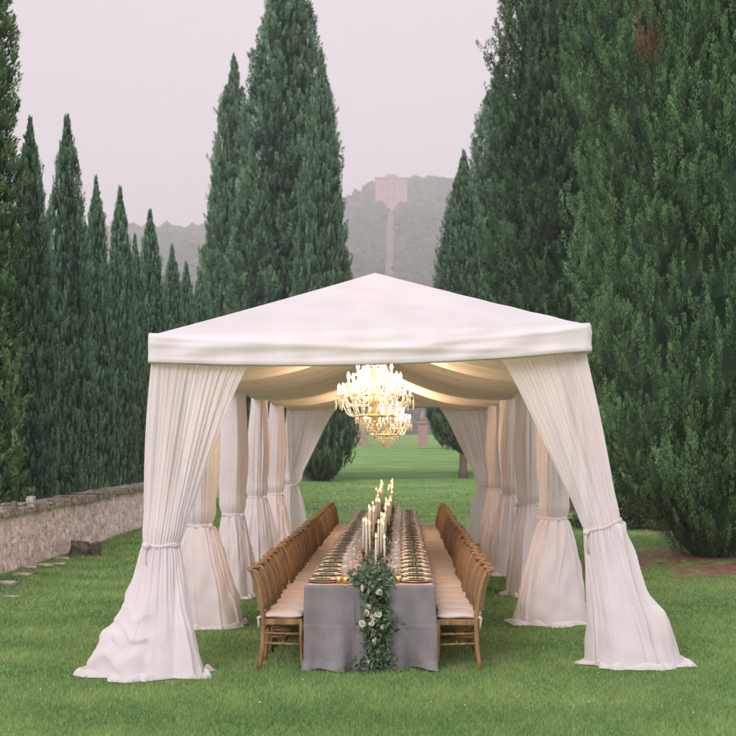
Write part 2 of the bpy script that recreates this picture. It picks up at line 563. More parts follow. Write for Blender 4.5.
for lab, px in (('pink stone gate pier at the far end of the lawn, left of the pair', 362.5), ('pink stone gate pier at the far end of the lawn, right of the pair', 422.5)):
    Y = 140.0; x = X_at(px, Y); z = float(ground_z(x, Y))
    p = thing('gate_pier', lab, 'gate pier', (x, Y, z - .05), 0, 'gate piers at the end of the lawn')
    MB().box((0, 0, .25), (1.25, 1.25, .5)).box((0, 0, 1.45), (1.0, 1.0, 1.9)).build('shaft', M['pierstone'], p, smooth=False)
    MB().box((0, 0, 2.47), (1.3, 1.3, .16)).box((0, 0, 2.6), (.9, .9, .1)).build('cap', M['pierstone'], p, smooth=False)
    MB().lathe([(.16, 2.65), (.2, 2.75), (.3, 2.95), (.24, 3.2), (.06, 3.75), (0, 3.8)], 10).build('finial', M['pierstone'], p)


# ------------------------------------------------------------------ cypresses
def cyp_profile(t, h, low, a, b):
    """radius factor along the crown, t 0..1; low = height share of the rounded foot"""
    foot = np.clip(t / low, 0, 1)
    foot = .16 + .84 * np.sin(foot * PI / 2) ** .9
    return foot * np.clip(1 - t ** a, 0, 1) ** b


def cypress_crown(name, h, r, low, a, b, nplume, nblade, plume, seed, blade=.16, brown=(), lump=.10, fat=.17, mat='cypress', core=.64, thin=99.0, width=.16):
    """crown of upright feathery plumes, each of many leaf blades, round an opaque inner mass"""
    g = np.random.default_rng(seed)
    t = g.random(nplume * 4)
    p = cyp_profile(t, h, low, a, b)
    t = t[g.random(len(t)) < p / p.max()][:nplume]
    t = t[(t * h < thin) | (g.random(len(t)) < .35)]
    k = int(len(t) * .035)
    t[:k] = 1 - g.random(k) ** .7 * .14
    n = len(t)
    th = g.uniform(0, 2 * PI, n)

    def rad(t, th):
        z = t * h
        l = 1 + lump * (.8 * np.sin(2 * th + 1.3 * np.sin(z * .35) + seed) + .7 * np.sin(5 * th + z * .8 + seed * 2) + .5 * np.sin(9 * th - z * 1.3 + seed) + .6 * np.sin(z * 2.1 + 3 * th) + .5 * np.sin(z * 4.3 - 4 * th) + .6 * np.sin(15 * th + 1.5 * np.sin(z * 1.7) + seed) * np.sin(z * 3.1 + 5 * th) + .4 * np.sin(23 * th + z * 1.1))
        return r * cyp_profile(t, h, low, a, b) * l
    R = rad(t, th) * g.uniform(.76, 1.02, n) * np.where(t > .93, .8, 1) + .02
    base = np.stack([R * np.cos(th), R * np.sin(th), t * h], -1)
    out = np.stack([np.cos(th), np.sin(th), np.zeros(n)], -1)
    axis = out * (g.uniform(.02, .50, n) * np.clip((1 - t) * 5, .15, 1))[:, None] + np.array([0, 0, 1.0]) + g.normal(0, .17, (n, 3)) * np.clip((1 - t) * 5, .3, 1)[:, None]
    stray = g.random(n) < .014
    axis[stray] += out[stray] * .9
    axis /= np.linalg.norm(axis, axis=1)[:, None]
    Lp = plume * g.uniform(.55, 1.3, n) * np.clip((1 - t) * 7, .55, 1)
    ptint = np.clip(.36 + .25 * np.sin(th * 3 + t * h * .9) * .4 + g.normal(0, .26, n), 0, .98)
    dead = np.zeros(n, bool)
    for bx, bz, br in brown:
        x = th - bx
        dead |= ((((x + PI) % (2 * PI) - PI) * r) ** 2 + ((t * h - bz) * .55) ** 2 < br ** 2) & (g.random(n) < .75)
    # blades
    m = n * nblade
    s = g.random((n, nblade)) ** .8
    w = fat * (1 - s) ** .6 * (.35 + s) + .015
    q = g.uniform(0, 2 * PI, (n, nblade))
    side = np.cross(axis, out); side /= (np.linalg.norm(side, axis=1)[:, None] + 1e-6)
    up2 = np.cross(side, axis)
    lat = side[:, None, :] * np.cos(q)[..., None] + up2[:, None, :] * np.sin(q)[..., None]
    # each plume bows outwards, then turns up again
    bow = out[:, None, :] * (np.sin(s * PI) * .10 * Lp[:, None])[..., None]
    B = base[:, None, :] + axis[:, None, :] * (s * Lp[:, None])[..., None] + bow + lat * (w * Lp[:, None] * g.uniform(.3, 1, (n, nblade)))[..., None]
    D = axis[:, None, :] + lat * g.uniform(.2, .65, (n, nblade))[..., None] + g.normal(0, .16, (n, nblade, 3))
    D /= np.linalg.norm(D, axis=2)[..., None]
    BL = blade * g.uniform(.6, 1.3, (n, nblade))
    Nn = lat * .9 + out[:, None, :] * .5 + np.array([0, 0, .35]) + g.normal(0, .35, (n, nblade, 3))
    W = np.cross(D, Nn); W /= (np.linalg.norm(W, axis=2)[..., None] + 1e-6)
    W = W * (BL * width)[..., None]
    p0 = B; p2 = B + D * BL[..., None]; mid = B + D * (BL * .4)[..., None]
    V = np.stack([p0, mid + W, p2, mid - W], 2).reshape(-1, 3)
    F = np.arange(4 * m).reshape(-1, 4)
    bt = np.clip(ptint[:, None] + .75 * (s - .45) + g.normal(0, .12, (n, nblade)), 0, 1)  # young tips paler; plume shading also painted in, darker towards spray bases
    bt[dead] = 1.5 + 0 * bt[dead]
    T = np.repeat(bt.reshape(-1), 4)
    # inner mass
    nu, nv = 48, 70
    tt = np.linspace(0, .995, nv); aa = np.linspace(0, 2 * PI, nu, endpoint=False)
    TT, AA = np.meshgrid(tt, aa, indexing='ij')
    RR = rad(TT, AA) * (core + .05 * np.sin(AA * 13 + TT * h * 5) + .05 * np.sin(AA * 17 - TT * h * 7))
    CV = np.stack([RR * np.cos(AA), RR * np.sin(AA), TT * h], -1).reshape(-1, 3)
    CF = grid_faces(nu, nv, base=len(V), closed=True)
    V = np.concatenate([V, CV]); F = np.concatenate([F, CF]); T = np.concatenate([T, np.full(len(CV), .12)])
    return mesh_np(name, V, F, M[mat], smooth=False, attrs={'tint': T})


def trunk_mesh(name, h, r):
    mb = MB()
    k_ = r / .2
    pts, rr = [], []
    for k in range(9):
        f = k / 8
        pts.append((.04 * math.sin(f * 5), .04 * math.cos(f * 4), f * h)); rr.append(r * (1.35 if k == 0 else 1 - .5 * f))
    mb.tube(pts, rr, 10)
    for k in range(5):
        a = k * 1.26 + .3
        mb.tube([(0, 0, h * .45 + k * .15), (.3 * k_ * math.cos(a), .3 * k_ * math.sin(a), h * .6 + k * .15), (.5 * k_ * math.cos(a), .5 * k_ * math.sin(a), h * .85 + k * .1)], [r * .35, r * .25, r * .1], 6)
    return mb.mesh(name, M['bark'])


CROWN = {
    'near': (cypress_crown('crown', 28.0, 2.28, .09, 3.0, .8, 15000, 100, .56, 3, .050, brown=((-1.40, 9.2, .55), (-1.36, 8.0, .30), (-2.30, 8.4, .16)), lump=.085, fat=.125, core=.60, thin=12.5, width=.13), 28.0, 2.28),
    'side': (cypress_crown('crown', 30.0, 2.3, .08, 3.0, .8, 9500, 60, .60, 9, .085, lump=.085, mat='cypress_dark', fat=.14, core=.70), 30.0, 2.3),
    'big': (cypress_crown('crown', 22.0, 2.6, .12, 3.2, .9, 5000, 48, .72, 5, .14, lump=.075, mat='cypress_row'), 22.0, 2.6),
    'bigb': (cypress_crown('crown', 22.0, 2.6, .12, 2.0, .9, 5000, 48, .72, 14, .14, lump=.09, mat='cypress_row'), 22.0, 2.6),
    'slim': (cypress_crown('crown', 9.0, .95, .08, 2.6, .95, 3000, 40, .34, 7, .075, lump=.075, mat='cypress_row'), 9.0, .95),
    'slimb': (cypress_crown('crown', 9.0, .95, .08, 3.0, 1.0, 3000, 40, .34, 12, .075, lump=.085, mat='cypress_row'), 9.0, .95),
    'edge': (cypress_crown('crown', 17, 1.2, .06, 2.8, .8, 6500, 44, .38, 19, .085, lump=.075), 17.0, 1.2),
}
TRUNK = {'thick': trunk_mesh('trunk', 4.0, .20), 'thin': trunk_mesh('trunk', 2.2, .09)}


def cypress(kind, px, Y, height, radius, label, group, rot=0.0, z0=.25, X=None):
    x = X_at(px, Y) if X is None else X
    gz = float(ground_z(x, Y))
    t = thing('cypress_tree', label, 'tree', (x, Y, gz), rot, group)
    me, h, r = CROWN[kind]
    c = link(bpy.data.objects.new('crown', me), t)
    c.location = (0, 0, z0)
    c.scale = (radius / r, radius / r, (height - z0) / h)
    tk = link(bpy.data.objects.new('trunk', TRUNK['thick' if radius > 1.2 else 'thin']), t)
    tk.location = (0, 0, -.1)
    return t


RG = 'big cypresses lining the lawn on the right'
LG = 'big cypresses lining the lawn on the left'
WG = 'slender cypresses in the row behind the stone wall'
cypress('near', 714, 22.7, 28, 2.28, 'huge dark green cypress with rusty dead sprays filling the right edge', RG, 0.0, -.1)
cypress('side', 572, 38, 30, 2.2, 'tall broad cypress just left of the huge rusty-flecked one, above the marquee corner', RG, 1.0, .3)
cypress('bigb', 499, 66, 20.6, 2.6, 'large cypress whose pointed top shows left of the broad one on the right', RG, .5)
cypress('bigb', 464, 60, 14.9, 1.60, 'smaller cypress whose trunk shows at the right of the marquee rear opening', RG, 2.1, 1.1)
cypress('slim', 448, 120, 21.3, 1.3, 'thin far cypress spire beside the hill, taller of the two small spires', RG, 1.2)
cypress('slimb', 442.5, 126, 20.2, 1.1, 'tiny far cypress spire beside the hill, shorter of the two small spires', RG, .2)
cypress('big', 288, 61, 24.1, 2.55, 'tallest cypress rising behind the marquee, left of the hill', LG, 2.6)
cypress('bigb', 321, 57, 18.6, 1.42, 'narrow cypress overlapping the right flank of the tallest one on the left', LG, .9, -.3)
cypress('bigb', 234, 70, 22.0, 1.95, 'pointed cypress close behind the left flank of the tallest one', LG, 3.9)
row = [  # px of tip, Y, py of tip, radius, kind, label
    (-52, 23.3, -380, 1.12, 'edge', 'dark cypress cut by the left edge of the photo, nearest of its row'),
    (30, 26.2, 117, .52, 'slim', 'second cypress from the left edge, behind the wall near the pale stones'),
    (67, 29.0, 114, .54, 'slimb', 'third cypress from the left edge, twin in height of the second'),
    (96, 31.9, 175, .44, 'slim', 'fourth cypress from the left edge, clearly lower than the third'),
    (120, 34.6, 184, .44, 'slimb', 'fifth cypress from the left edge, beside the fourth and almost as tall'),
    (135, 36.6, 232, .42, 'slim', 'short cypress half hidden between the fifth and the seventh of the row'),
    (150, 38.6, 207, .54, 'slimb', 'seventh cypress from the left edge, above the marquee left corner'),
    (172, 42.4, 242, .52, 'slim', 'eighth cypress from the left edge, with a rounded low top'),
    (186, 45.2, 258, .5, 'slimb', 'last and lowest cypress of the left row, next to the big group'),
]
for i, (px, Y, py, r, kind, lab) in enumerate(row):
    gz = float(ground_z(X_at(px, Y), Y))
    cypress(kind, px, Y, Z_at(py + 6, Y) - gz, r, lab, WG, i * 1.7, .1)
# two more of the left row stand beyond, their tops behind the marquee
for px, Y, lab in ((200, 49.0, 'low dark cypress directly behind the marquee roof, left of the big group'),):
    cypress('slim', px, Y, 8.2, .6, lab, WG, 4.0, .1)

# low dark shrub between the two right-hand cypresses
g = np.random.default_rng(4)
n = 9000
dirs = g.normal(0, 1, (n, 3)); dirs[:, 2] = np.abs(dirs[:, 2]); dirs /= np.linalg.norm(dirs, axis=1)[:, None]
P = dirs * (g.uniform(.72, 1.0, n) * (1 + .16 * np.sin(dirs[:, 0] * 9) * np.sin(dirs[:, 1] * 7 + 1) + .1 * np.sin(dirs[:, 2] * 14)))[:, None] * np.array([1.5, 1.0, 1.05])
D = dirs + g.normal(0, .5, (n, 3)); D /= np.linalg.norm(D, axis=1)[:, None]
W = np.cross(D, g.normal(0, 1, (n, 3))); W /= np.linalg.norm(W, axis=1)[:, None]
BL = g.uniform(.07, .14, n)[:, None]
V = np.stack([P, P + D * BL * .5 + W * BL * .28, P + D * BL, P + D * BL * .5 - W * BL * .28], 1).reshape(-1, 3)
t = thing('shrub', 'low dark shrub in the gap between the two right-hand cypresses', 'shrub', (X_at(640, 31), 31.0, float(ground_z(X_at(640, 31), 31.0))))
obj_np('foliage', V, np.arange(4 * n).reshape(-1, 4), M['cypress'], t, smooth=False, attrs={'tint': np.repeat(np.clip(g.normal(.3, .2, n), 0, 1), 4)})
mb = MB()
for k in range(7):
    a = k * .9
    mb.tube([(0, 0, -.05), (.3 * math.cos(a), .3 * math.sin(a), .4), (.7 * math.cos(a), .6 * math.sin(a), .8)], [.03, .025, .012], 6)
mb.build('stem', M['bark'], t)


# ------------------------------------------------------------------ stone wall and the stones about it
def wall_material():
    m, nt, out = new_mat('old_masonry')
    L = nt.links.new
    co = objco(nt)
    b = N(nt, 'ShaderNodeBsdfPrincipled'); b.inputs['Roughness'].default_value = .95; b.inputs['Specular IOR Level'].default_value = .1
    v = N(nt, 'ShaderNodeTexVoronoi'); v.feature = 'F1'; v.inputs['Scale'].default_value = 7.5
    v2 = N(nt, 'ShaderNodeTexVoronoi'); v2.feature = 'DISTANCE_TO_EDGE'; v2.inputs['Scale'].default_value = 7.5
    n0 = N(nt, 'ShaderNodeTexNoise'); n0.inputs['Scale'].default_value = 4; n0.inputs['Detail'].default_value = 4
    mixv = N(nt, 'ShaderNodeMix', data_type='VECTOR'); mixv.inputs[0].default_value = .12
    L(co, n0.inputs['Vector']); L(co, mixv.inputs[4]); L(n0.outputs['Color'], mixv.inputs[5])
    L(mixv.outputs[1], v.inputs['Vector']); L(mixv.outputs[1], v2.inputs['Vector'])
    sep = N(nt, 'ShaderNodeSeparateColor'); L(v.outputs['Color'], sep.inputs[0])
    stone = ramp(nt, sep.outputs[0], [(0, (.60, .47, .46)), (.5, (.74, .60, .59)), (1, (.82, .71, .69))])
    gap = ramp(nt, v2.outputs['Distance'], [(0.01, (.55, .50, .48)), (.05, (1, 1, 1))])
    n1 = N(nt, 'ShaderNodeTexNoise'); n1.inputs['Scale'].default_value = 11; n1.inputs['Detail'].default_value = 7; n1.inputs['Roughness'].default_value = .7
    L(co, n1.inputs['Vector'])
    dirt = ramp(nt, n1.outputs[0], [(.36, (.28, .26, .25)), (.47, (1.0, .98, .97))])
    x1 = N(nt, 'ShaderNodeMix', data_type='RGBA', blend_type='MULTIPLY'); x1.inputs[0].default_value = .55
    L(stone, x1.inputs[6]); L(gap, x1.inputs[7])
    x2 = N(nt, 'ShaderNodeMix', data_type='RGBA', blend_type='MULTIPLY'); x2.inputs[0].default_value = .8
    L(x1.outputs[2], x2.inputs[6]); L(dirt, x2.inputs[7])
    L(x2.outputs[2], b.inputs['Base Color'])
    bp = N(nt, 'ShaderNodeBump'); bp.inputs['Strength'].default_value = .9; bp.inputs['Distance'].default_value = .03
    L(v2.outputs['Distance'], bp.inputs['Height'])
    bp2 = N(nt, 'ShaderNodeBump'); bp2.inputs['Strength'].default_value = .6; bp2.inputs['Distance'].default_value = .02
    L(n1.outputs[0], bp2.inputs['Height']); L(bp.outputs[0], bp2.inputs['Normal']); L(bp2.outputs[0], b.inputs['Normal'])
    L(b.outputs[0], out.inputs[0])
    return m


M['masonry'] = wall_material()


def coping_material():
    m, nt, out = new_mat('mossy_coping')
    L = nt.links.new
    co = objco(nt)
    b = N(nt, 'ShaderNodeBsdfPrincipled'); b.inputs['Roughness'].default_value = .95; b.inputs['Specular IOR Level'].default_value = .1
    n1 = N(nt, 'ShaderNodeTexNoise'); n1.inputs['Scale'].default_value = 3; n1.inputs['Detail'].default_value = 7
    n2 = N(nt, 'ShaderNodeTexNoise'); n2.inputs['Scale'].default_value = 14; n2.inputs['Detail'].default_value = 6
    L(co, n1.inputs['Vector']); L(co, n2.inputs['Vector'])
    c1 = ramp(nt, n2.outputs[0], [(.34, (.09, .075, .06)), (.5, (.27, .22, .19)), (.72, (.46, .40, .36))])
    k = ramp(nt, n1.outputs[0], [(.48, 0.0), (.62, .8)])
    x = N(nt, 'ShaderNodeMix', data_type='RGBA'); x.inputs[7].default_value = (.13, .14, .06, 1)
    L(k, x.inputs[0]); L(c1, x.inputs[6]); L(x.outputs[2], b.inputs['Base Color'])
    bp = N(nt, 'ShaderNodeBump'); bp.inputs['Strength'].default_value = .8; bp.inputs['Distance'].default_value = .03
    L(n2.outputs[0], bp.inputs['Height']); L(bp.outputs[0], b.inputs['Normal'])
    L(b.outputs[0], out.inputs[0])
    return m


M['coping'] = coping_material()
WX = -6.03
wall = thing('stone_wall', 'long low rubble stone wall with mossy coping along the left of the lawn', 'wall', (WX, 0, 0))
wy = np.arange(8, 75.01, .09); wz = np.linspace(-.15, .88, 17)
# front face, rough
YY, ZZ = np.meshgrid(wy, wz)
dx = np.zeros_like(YY)
for i in range(YY.shape[0]):
    for j in range(YY.shape[1]):
        q = Vector((0, YY[i, j] * 4.2, ZZ[i, j] * 5.5))
        d, _ = noise.voronoi(q)
        dx[i, j] = min(.9, (d[1] - d[0])) * .05 + noise.noise(q * .6) * .025 - (.88 - ZZ[i, j]) * -.05
zg = ground_z(np.full_like(YY, WX), YY)
FV = np.stack([dx, YY, ZZ + zg], -1).reshape(-1, 3)
BV = FV.copy(); BV[:, 0] = -.42
nf = len(FV)
F = np.concatenate([grid_faces(len(wy), len(wz)), grid_faces(len(wy), len(wz), base=nf)[:, ::-1]])
ends = []
for i in range(len(wz) - 1):
    a0, a1 = i * len(wy), (i + 1) * len(wy)
    ends.append((a0, a1, a1 + nf, a0 + nf)); e0, e1 = a0 + len(wy) - 1, a1 + len(wy) - 1
    ends.append((e0, e0 + nf, e1 + nf, e1))
obj_np('masonry', np.concatenate([FV, BV]), np.concatenate([F, np.array(ends)]), M['masonry'], wall, smooth=True)
mb = MB()
y = 8.0
while y < 74.8:
    l = random.uniform(.28, .6)
    z = float(ground_z(WX, y))
    hgt = random.uniform(.10, .15); ov = random.uniform(.06, .12)
    tlt = random.uniform(-.012, .012)
    V = []
    for sx in (-.50, ov):
        for sy in (.006, l - .006):
            for k, sz in enumerate((.88, .88 + hgt)):
                V.append((sx + (0.02 if k else 0) * (1 if sx < 0 else -1) + random.uniform(-.012, .012), y + sy + random.uniform(-.004, .004), z + sz + random.uniform(-.008, .008) + tlt))
    mb.add(V, [(0, 1, 3, 2), (4, 6, 7, 5), (0, 4, 5, 1), (2, 3, 7, 6), (0, 2, 6, 4), (1, 5, 7, 3)])
    y += l
mb.build('coping', M['coping'], wall, smooth=False, bevel=.012)


def rock_mesh(name, s, seed, mat, sharp=.35):
    bm = bmesh.new()
    bmesh.ops.create_icosphere(bm, subdivisions=3, radius=1.0)
    for v in bm.verts:
        p = v.co.copy()
        d = noise.noise(p * 1.3 + Vector((seed * 5.1, 0, 0))) * sharp + noise.noise(p * 3.1 + Vector((0, seed * 3.3, 0))) * sharp * .35
        p = p * (1 + d)
        for ax in range(3):
            p[ax] = max(-.8, min(.8, p[ax]))
        v.co = (p.x * s[0], p.y * s[1], p.z * s[2])
    me = bpy.data.meshes.new(name); bm.to_mesh(me); bm.free()
    for p in me.polygons: p.use_smooth = True
    me.materials.append(mat)
    return me


def rock(px, py, s, seed, label, mat='rock', name='stone', group='stones along the foot of the wall', z=None, Y=None, rz=0.0):
    if Y is None: Y = CAMZ * FPX / (py - 447)
    x = X_at(px, Y)
    o = link(bpy.data.objects.new(name, rock_mesh(name, s, seed, M[mat])))
    o.location = (x, Y, (float(ground_z(x, Y)) + s[2] * .55) if z is None else z)
    o.rotation_euler = (0, 0, rz)
    return tag(o, label, 'stone', group)


rock(5, 586, (0.196, 0.154, 0.049), 1, 'flat pale stone in the grass at the left edge, against the wall foot')
rock(22, 577, (0.182, 0.140, 0.042), 2, 'flat stone by the wall foot, behind the small marker peg')
rock(28, 570, (0.168, 0.112, 0.042), 3, 'flat stone near the wall foot, second in line behind the peg')
rock(41, 568, (0.252, 0.154, 0.042), 4, 'broad flat pale stone lying clear of the wall in the grass')
rock(56, 566, (0.210, 0.105, 0.028), 6, 'thin flat stone sunk in the grass, between the broad one and the dark block')
rock(62, 561, (0.154, 0.098, 0.042), 8, 'small stone nearest the dark block at the wall foot')
rock(12, 597, (0.140, 0.070, 0.017), 9, 'thin pale stone sliver in the grass in front of the peg')
def block_mesh(name, s_, seed, mat):
    bm = bmesh.new()
    bmesh.ops.create_cube(bm, size=2)
    bmesh.ops.subdivide_edges(bm, edges=bm.edges[:], cuts=7, use_grid_fill=True)
    for v_ in bm.verts:
        p = v_.co.copy()
        q = p * (1 - .10 * (p.length - 1))
        d = noise.noise(p * 1.1 + Vector((seed * 4.7, 0, 0))) * .30 + noise.noise(p * 3.2 + Vector((0, seed * 2.1, 0))) * .14
        q = q * (1 + d)
        v_.co = (q.x * s_[0], q.y * s_[1], q.z * s_[2])
    me = bpy.data.meshes.new(name); bm.to_mesh(me); bm.free()
    me.materials.append(mat)
    return me


b = thing('stone_block', 'dark broken stone block with a hollow, at the foot of the wall', 'stone block', (X_at(85, 23.6), 23.6, float(ground_z(-5.5, 23.6))), .3, 'stones along the foot of the wall')
for k, (dx_, dy_, s_) in enumerate(((-.10, .05, (.15, .13, .16)), (.13, .10, (.12, .10, .12)), (.20, -.06, (.06, .07, .15)))):
    r_ = link(bpy.data.objects.new('fragment', block_mesh('fragment', s_, 20 + k, M['rockdark'])), b)
    r_.location = (dx_, dy_, s_[2] * .75)
    r_.rotation_euler = (.1 * k - .1, .12 - .14 * k, .4 * k)
zt = .88 + .13
rock(31, 0, (.085, .12, .15), 31, 'pale jagged stone standing on the wall coping, taller of the two', 'rock', 'stone', 'loose stones on the wall coping', z=zt + .02, Y=(WX - .12 - CAMX) * FPX / (31 - 402))
rock(36, 0, (.12, .12, .06), 33, 'low pale stone on the coping beside the jagged one', 'rock', 'stone', 'loose stones on the wall coping', z=zt - .03, Y=(WX - .1 - CAMX) * FPX / (37 - 402))
rock(14, 0, (.06, .08, .11), 35, 'grey upright stone on the coping, left of the pale jagged pair', 'rockdark', 'stone', 'loose stones on the wall coping', z=zt - .0, Y=(WX - .2 - CAMX) * FPX / (14 - 402))
Y = CAMZ * FPX / (588 - 447)
pg = thing('marker_peg', 'small white and dark peg standing in the lawn by the wall', 'peg', (X_at(24, Y), Y, float(ground_z(X_at(24, Y), Y))))
MB().box((0, 0, .035), (.02, .02, .07)).build('foot', M['rockdark'], pg, False)
MB().box((-.010, 0, .06), (.018, .03, .12)).box((.015, 0, .06), (.013, .03, .105)).build('plate', M['rock'], pg, False)


# ------------------------------------------------------------------ marquee
FL = np.array([-1.94, 11.45, 2.98]); FR = np.array([2.00, 11.85, 3.11])
RL = np.array([-1.95, 25.95, 3.06]); RR = np.array([1.98, 26.05, 3.06])
RF = np.array([0.01, 13.62, 3.825]); RB = np.array([0.0, 23.9, 3.80])
POST_L = [np.array([FL[0] + (RL[0] - FL[0]) * k / 5, 11.55 + 2.88 * k]) for k in range(6)]
POST_R = [np.array([FR[0] + (RR[0] - FR[0]) * k / 5, 11.95 + 2.80 * k]) for k in range(6)]

mq = thing('marquee', 'long white marquee with hipped canvas roof and tied-back sides over the banquet table', 'marquee', (0, 18.7, 0))
MO = np.array([0, 18.7, 0.0])


def tri_grid(A, B, C, n, sag):
    V, F, idx = [], [], {}
    for i in range(n + 1):
        for j in range(n + 1 - i):
            a, b = i / n, j / n
            c = 1 - a - b
            p = A * c + B * b + C * a
            s = sag * 6 * (a * (c + b)) * (0.5 + 2 * b * c)
            idx[i, j] = len(V)
            V.append(p + np.array([0, 0, -s * .4 + .004 * math.sin(b * 40) * (1 - a)]))
    for i in range(n):
        for j in range(n - i):
            F.append((idx[i, j], idx[i, j + 1], idx[i + 1, j]))
            if j < n - i - 1:
                F.append((idx[i, j + 1], idx[i + 1, j + 1], idx[i + 1, j]))
    return V, F


def quad_grid(A, B, C, D, nu, nv, sag):
    """A-B eave, D-C ridge"""
    V = []
    for j in range(nv + 1):
        for i in range(nu + 1):
            u, v = i / nu, j / nv
            p = (A * (1 - u) + B * u) * (1 - v) + (D * (1 - u) + C * u) * v
            V.append(p + np.array([0, 0, -sag * 4 * v * (1 - v) * (.6 + .4 * abs(math.cos(u * PI * 5)))]))
    F = [(j * (nu + 1) + i, j * (nu + 1) + i + 1, (j + 1) * (nu + 1) + i + 1, (j + 1) * (nu + 1) + i) for j in range(nv) for i in range(nu)]
    return V, F


mb = MB()
for V, F in (tri_grid(FL, FR, RF, 24, .03), tri_grid(RR, RL, RB, 24, .03), quad_grid(RL, FL, RF, RB, 50, 10, .04), quad_grid(FR, RR, RB, RF, 50, 10, .04)):
    mb.add([np.array(p) - MO for p in V], F)
ro = mb.build('roof', M['canvas'], mq)
# edges of the hips stay readable: split shading there
ro.data.set_sharp_from_angle(angle=math.radians(14))

# valance: a band round the eaves with a slightly sagging hem, pulled in creases
mb = MB()
ring, drop, sagv = [], [], []
for A, B, m_ in ((FL, FR, 90), (FR, RR, 140), (RR, RL, 60), (RL, FL, 140)):
    for i in range(m_):
        u = i / m_
        ring.append(A * (1 - u) + B * u); sagv.append(4 * u * (1 - u)); drop.append((A is FL, u))
ring = np.array(ring); nR = len(ring)
cen = np.array([0.02, 18.8])
V = []
rows = 17
for r_ in range(rows):
    f = r_ / (rows - 1)
    for k in range(nR):
        p = ring[k].copy()
        front, u = drop[k]
        nx = p[:2] - cen
        # outward direction by the side the point is on
        if k < 90: nrm = np.array([-.1, -1.0])
        elif k < 230: nrm = np.array([1.0, 0])
        elif k < 290: nrm = np.array([0, 1.0])
        else: nrm = np.array([-1.0, 0])
        cornerw = min(1, 12 * min(u, 1 - u))
        crease = .010 * math.sin(u * 19 + f * 7 + 2 * math.sin(u * 9)) * math.sin(PI * f) + .022 * math.exp(-((f - .12 - .75 * u) / .09) ** 2) * (1 - .6 * u) + .020 * math.exp(-((f - .95 + .8 * u) / .07) ** 2) * u + .014 * math.exp(-((f - .35 - .35 * u) / .10) ** 2) * (1 - u) * 1.2 + .006 * math.sin(u * 61 + 2 * f)
        off = .004 + .050 * math.sin(PI / 2 * min(1, f / .6)) + crease
        hem = .245 + .075 * sagv[k] * (1.0 if front else .5)
        topsag = .035 * sagv[k] * (1.0 if front else .4)
        off += .010 * math.exp(-((f - .875) / .05) ** 2)
        p[:2] += nrm * off * (.35 + .65 * cornerw)
        p[2] += .02 * (1 - cornerw) * (1 - f)
        p[2] += .004 - topsag * (1 - f) * 0 - hem * f - .02 * (f == 1) * 0
        V.append(p - MO)
mb.add(V, grid_faces(nR, rows, closed=True))
# turned-in hem, so the band has an edge with depth
V2 = []
for k in range(nR):
    p = np.array(V[(rows - 1) * nR + k]); q = p.copy(); q[:2] += (cen - (p + MO)[:2]) * np.array([.012, .0022]); q[2] += .03
    V2.append(q)
b0 = len(mb.v)
mb.v += [tuple(map(float, p)) for p in V2]
for k in range(nR):
    k2 = (k + 1) % nR
    mb.f.append(((rows - 1) * nR + k, (rows - 1) * nR + k2, b0 + k2, b0 + k))
mb.build('valance', M['valance'], mq)

for k in range(6):
    for side, P in ((-1, POST_L[k]), (1, POST_R[k])):
        bx = P[0] + (0.07 if k == 0 and side > 0 else .02 * side)
        mb = MB()
        top = 2.9 if k else (2.85 if side < 0 else 2.98)
        dy_ = .14 if k == 0 else .02
        mb.tube([(bx, P[1] + dy_, -.02), (P[0] - side * (.10 if k == 0 else .05), P[1] + dy_, top)], .026, 10)
        o = mb.build('post', M['pole'], mq); o.location = -MO
for P, Q in ((FL, FR), (FR, RR), (RR, RL), (RL, FL)):
    mb = MB()
    c_ = np.array([0, 0, -.10])
    inw = lambda p: p + c_ + np.array([-.06 * np.sign(p[0]), .06 if p[1] < 18 else -.06, 0])
    mb.tube([inw(P), inw(Q)], .025, 8)
    o = mb.build('eave_beam', M['pole'], mq); o.location = -MO

# inner lining: fabric swagged between the post stations, hung from ridge to eaves
nx_, ny_ = 61, 5 * 34 + 1
xx = np.linspace(-1, 1, nx_); yy = np.linspace(0, 5, ny_)
LX, LY = np.meshgrid(xx, yy)
fr = LY - np.floor(np.minimum(LY, 4.9999))
c_ = 1 - np.abs(LX)
Ysta = 12.0 + LY * 2.79
halfw = 1.88
cup = (4 * fr * (1 - fr)) ** .75
phase = .012 * np.sin(LY * 2 * PI * 9 + 1.5 * np.sin(LX * 4)) + .008 * np.sin(LY * 2 * PI * 17 + LX * 3)
lz = 2.90 + .40 * c_ ** 1.25 - cup * (.20 * (1 - c_) ** .5 + .10 * c_ + .10 * np.sin(PI * c_)) + phase * (.4 + c_)
lz = lz + .07 * np.exp(-(fr / .06) ** 2)
roof_in = np.minimum(3.03 + .76 * c_, np.minimum(3.03 + .76 * (Ysta - 11.65) / 2.0, 3.03 + .76 * (26.0 - Ysta) / 2.1)) - .13
lz = np.minimum(lz, roof_in)
LV = np.stack([.02 + LX * halfw, Ysta, lz], -1).reshape(-1, 3) - MO
obj_np('ceiling_lining', LV, grid_faces(nx_, ny_), M['lining'], mq)


# ------------------------------------------------------------------ curtains
BASES = []
D2 = PI / 180


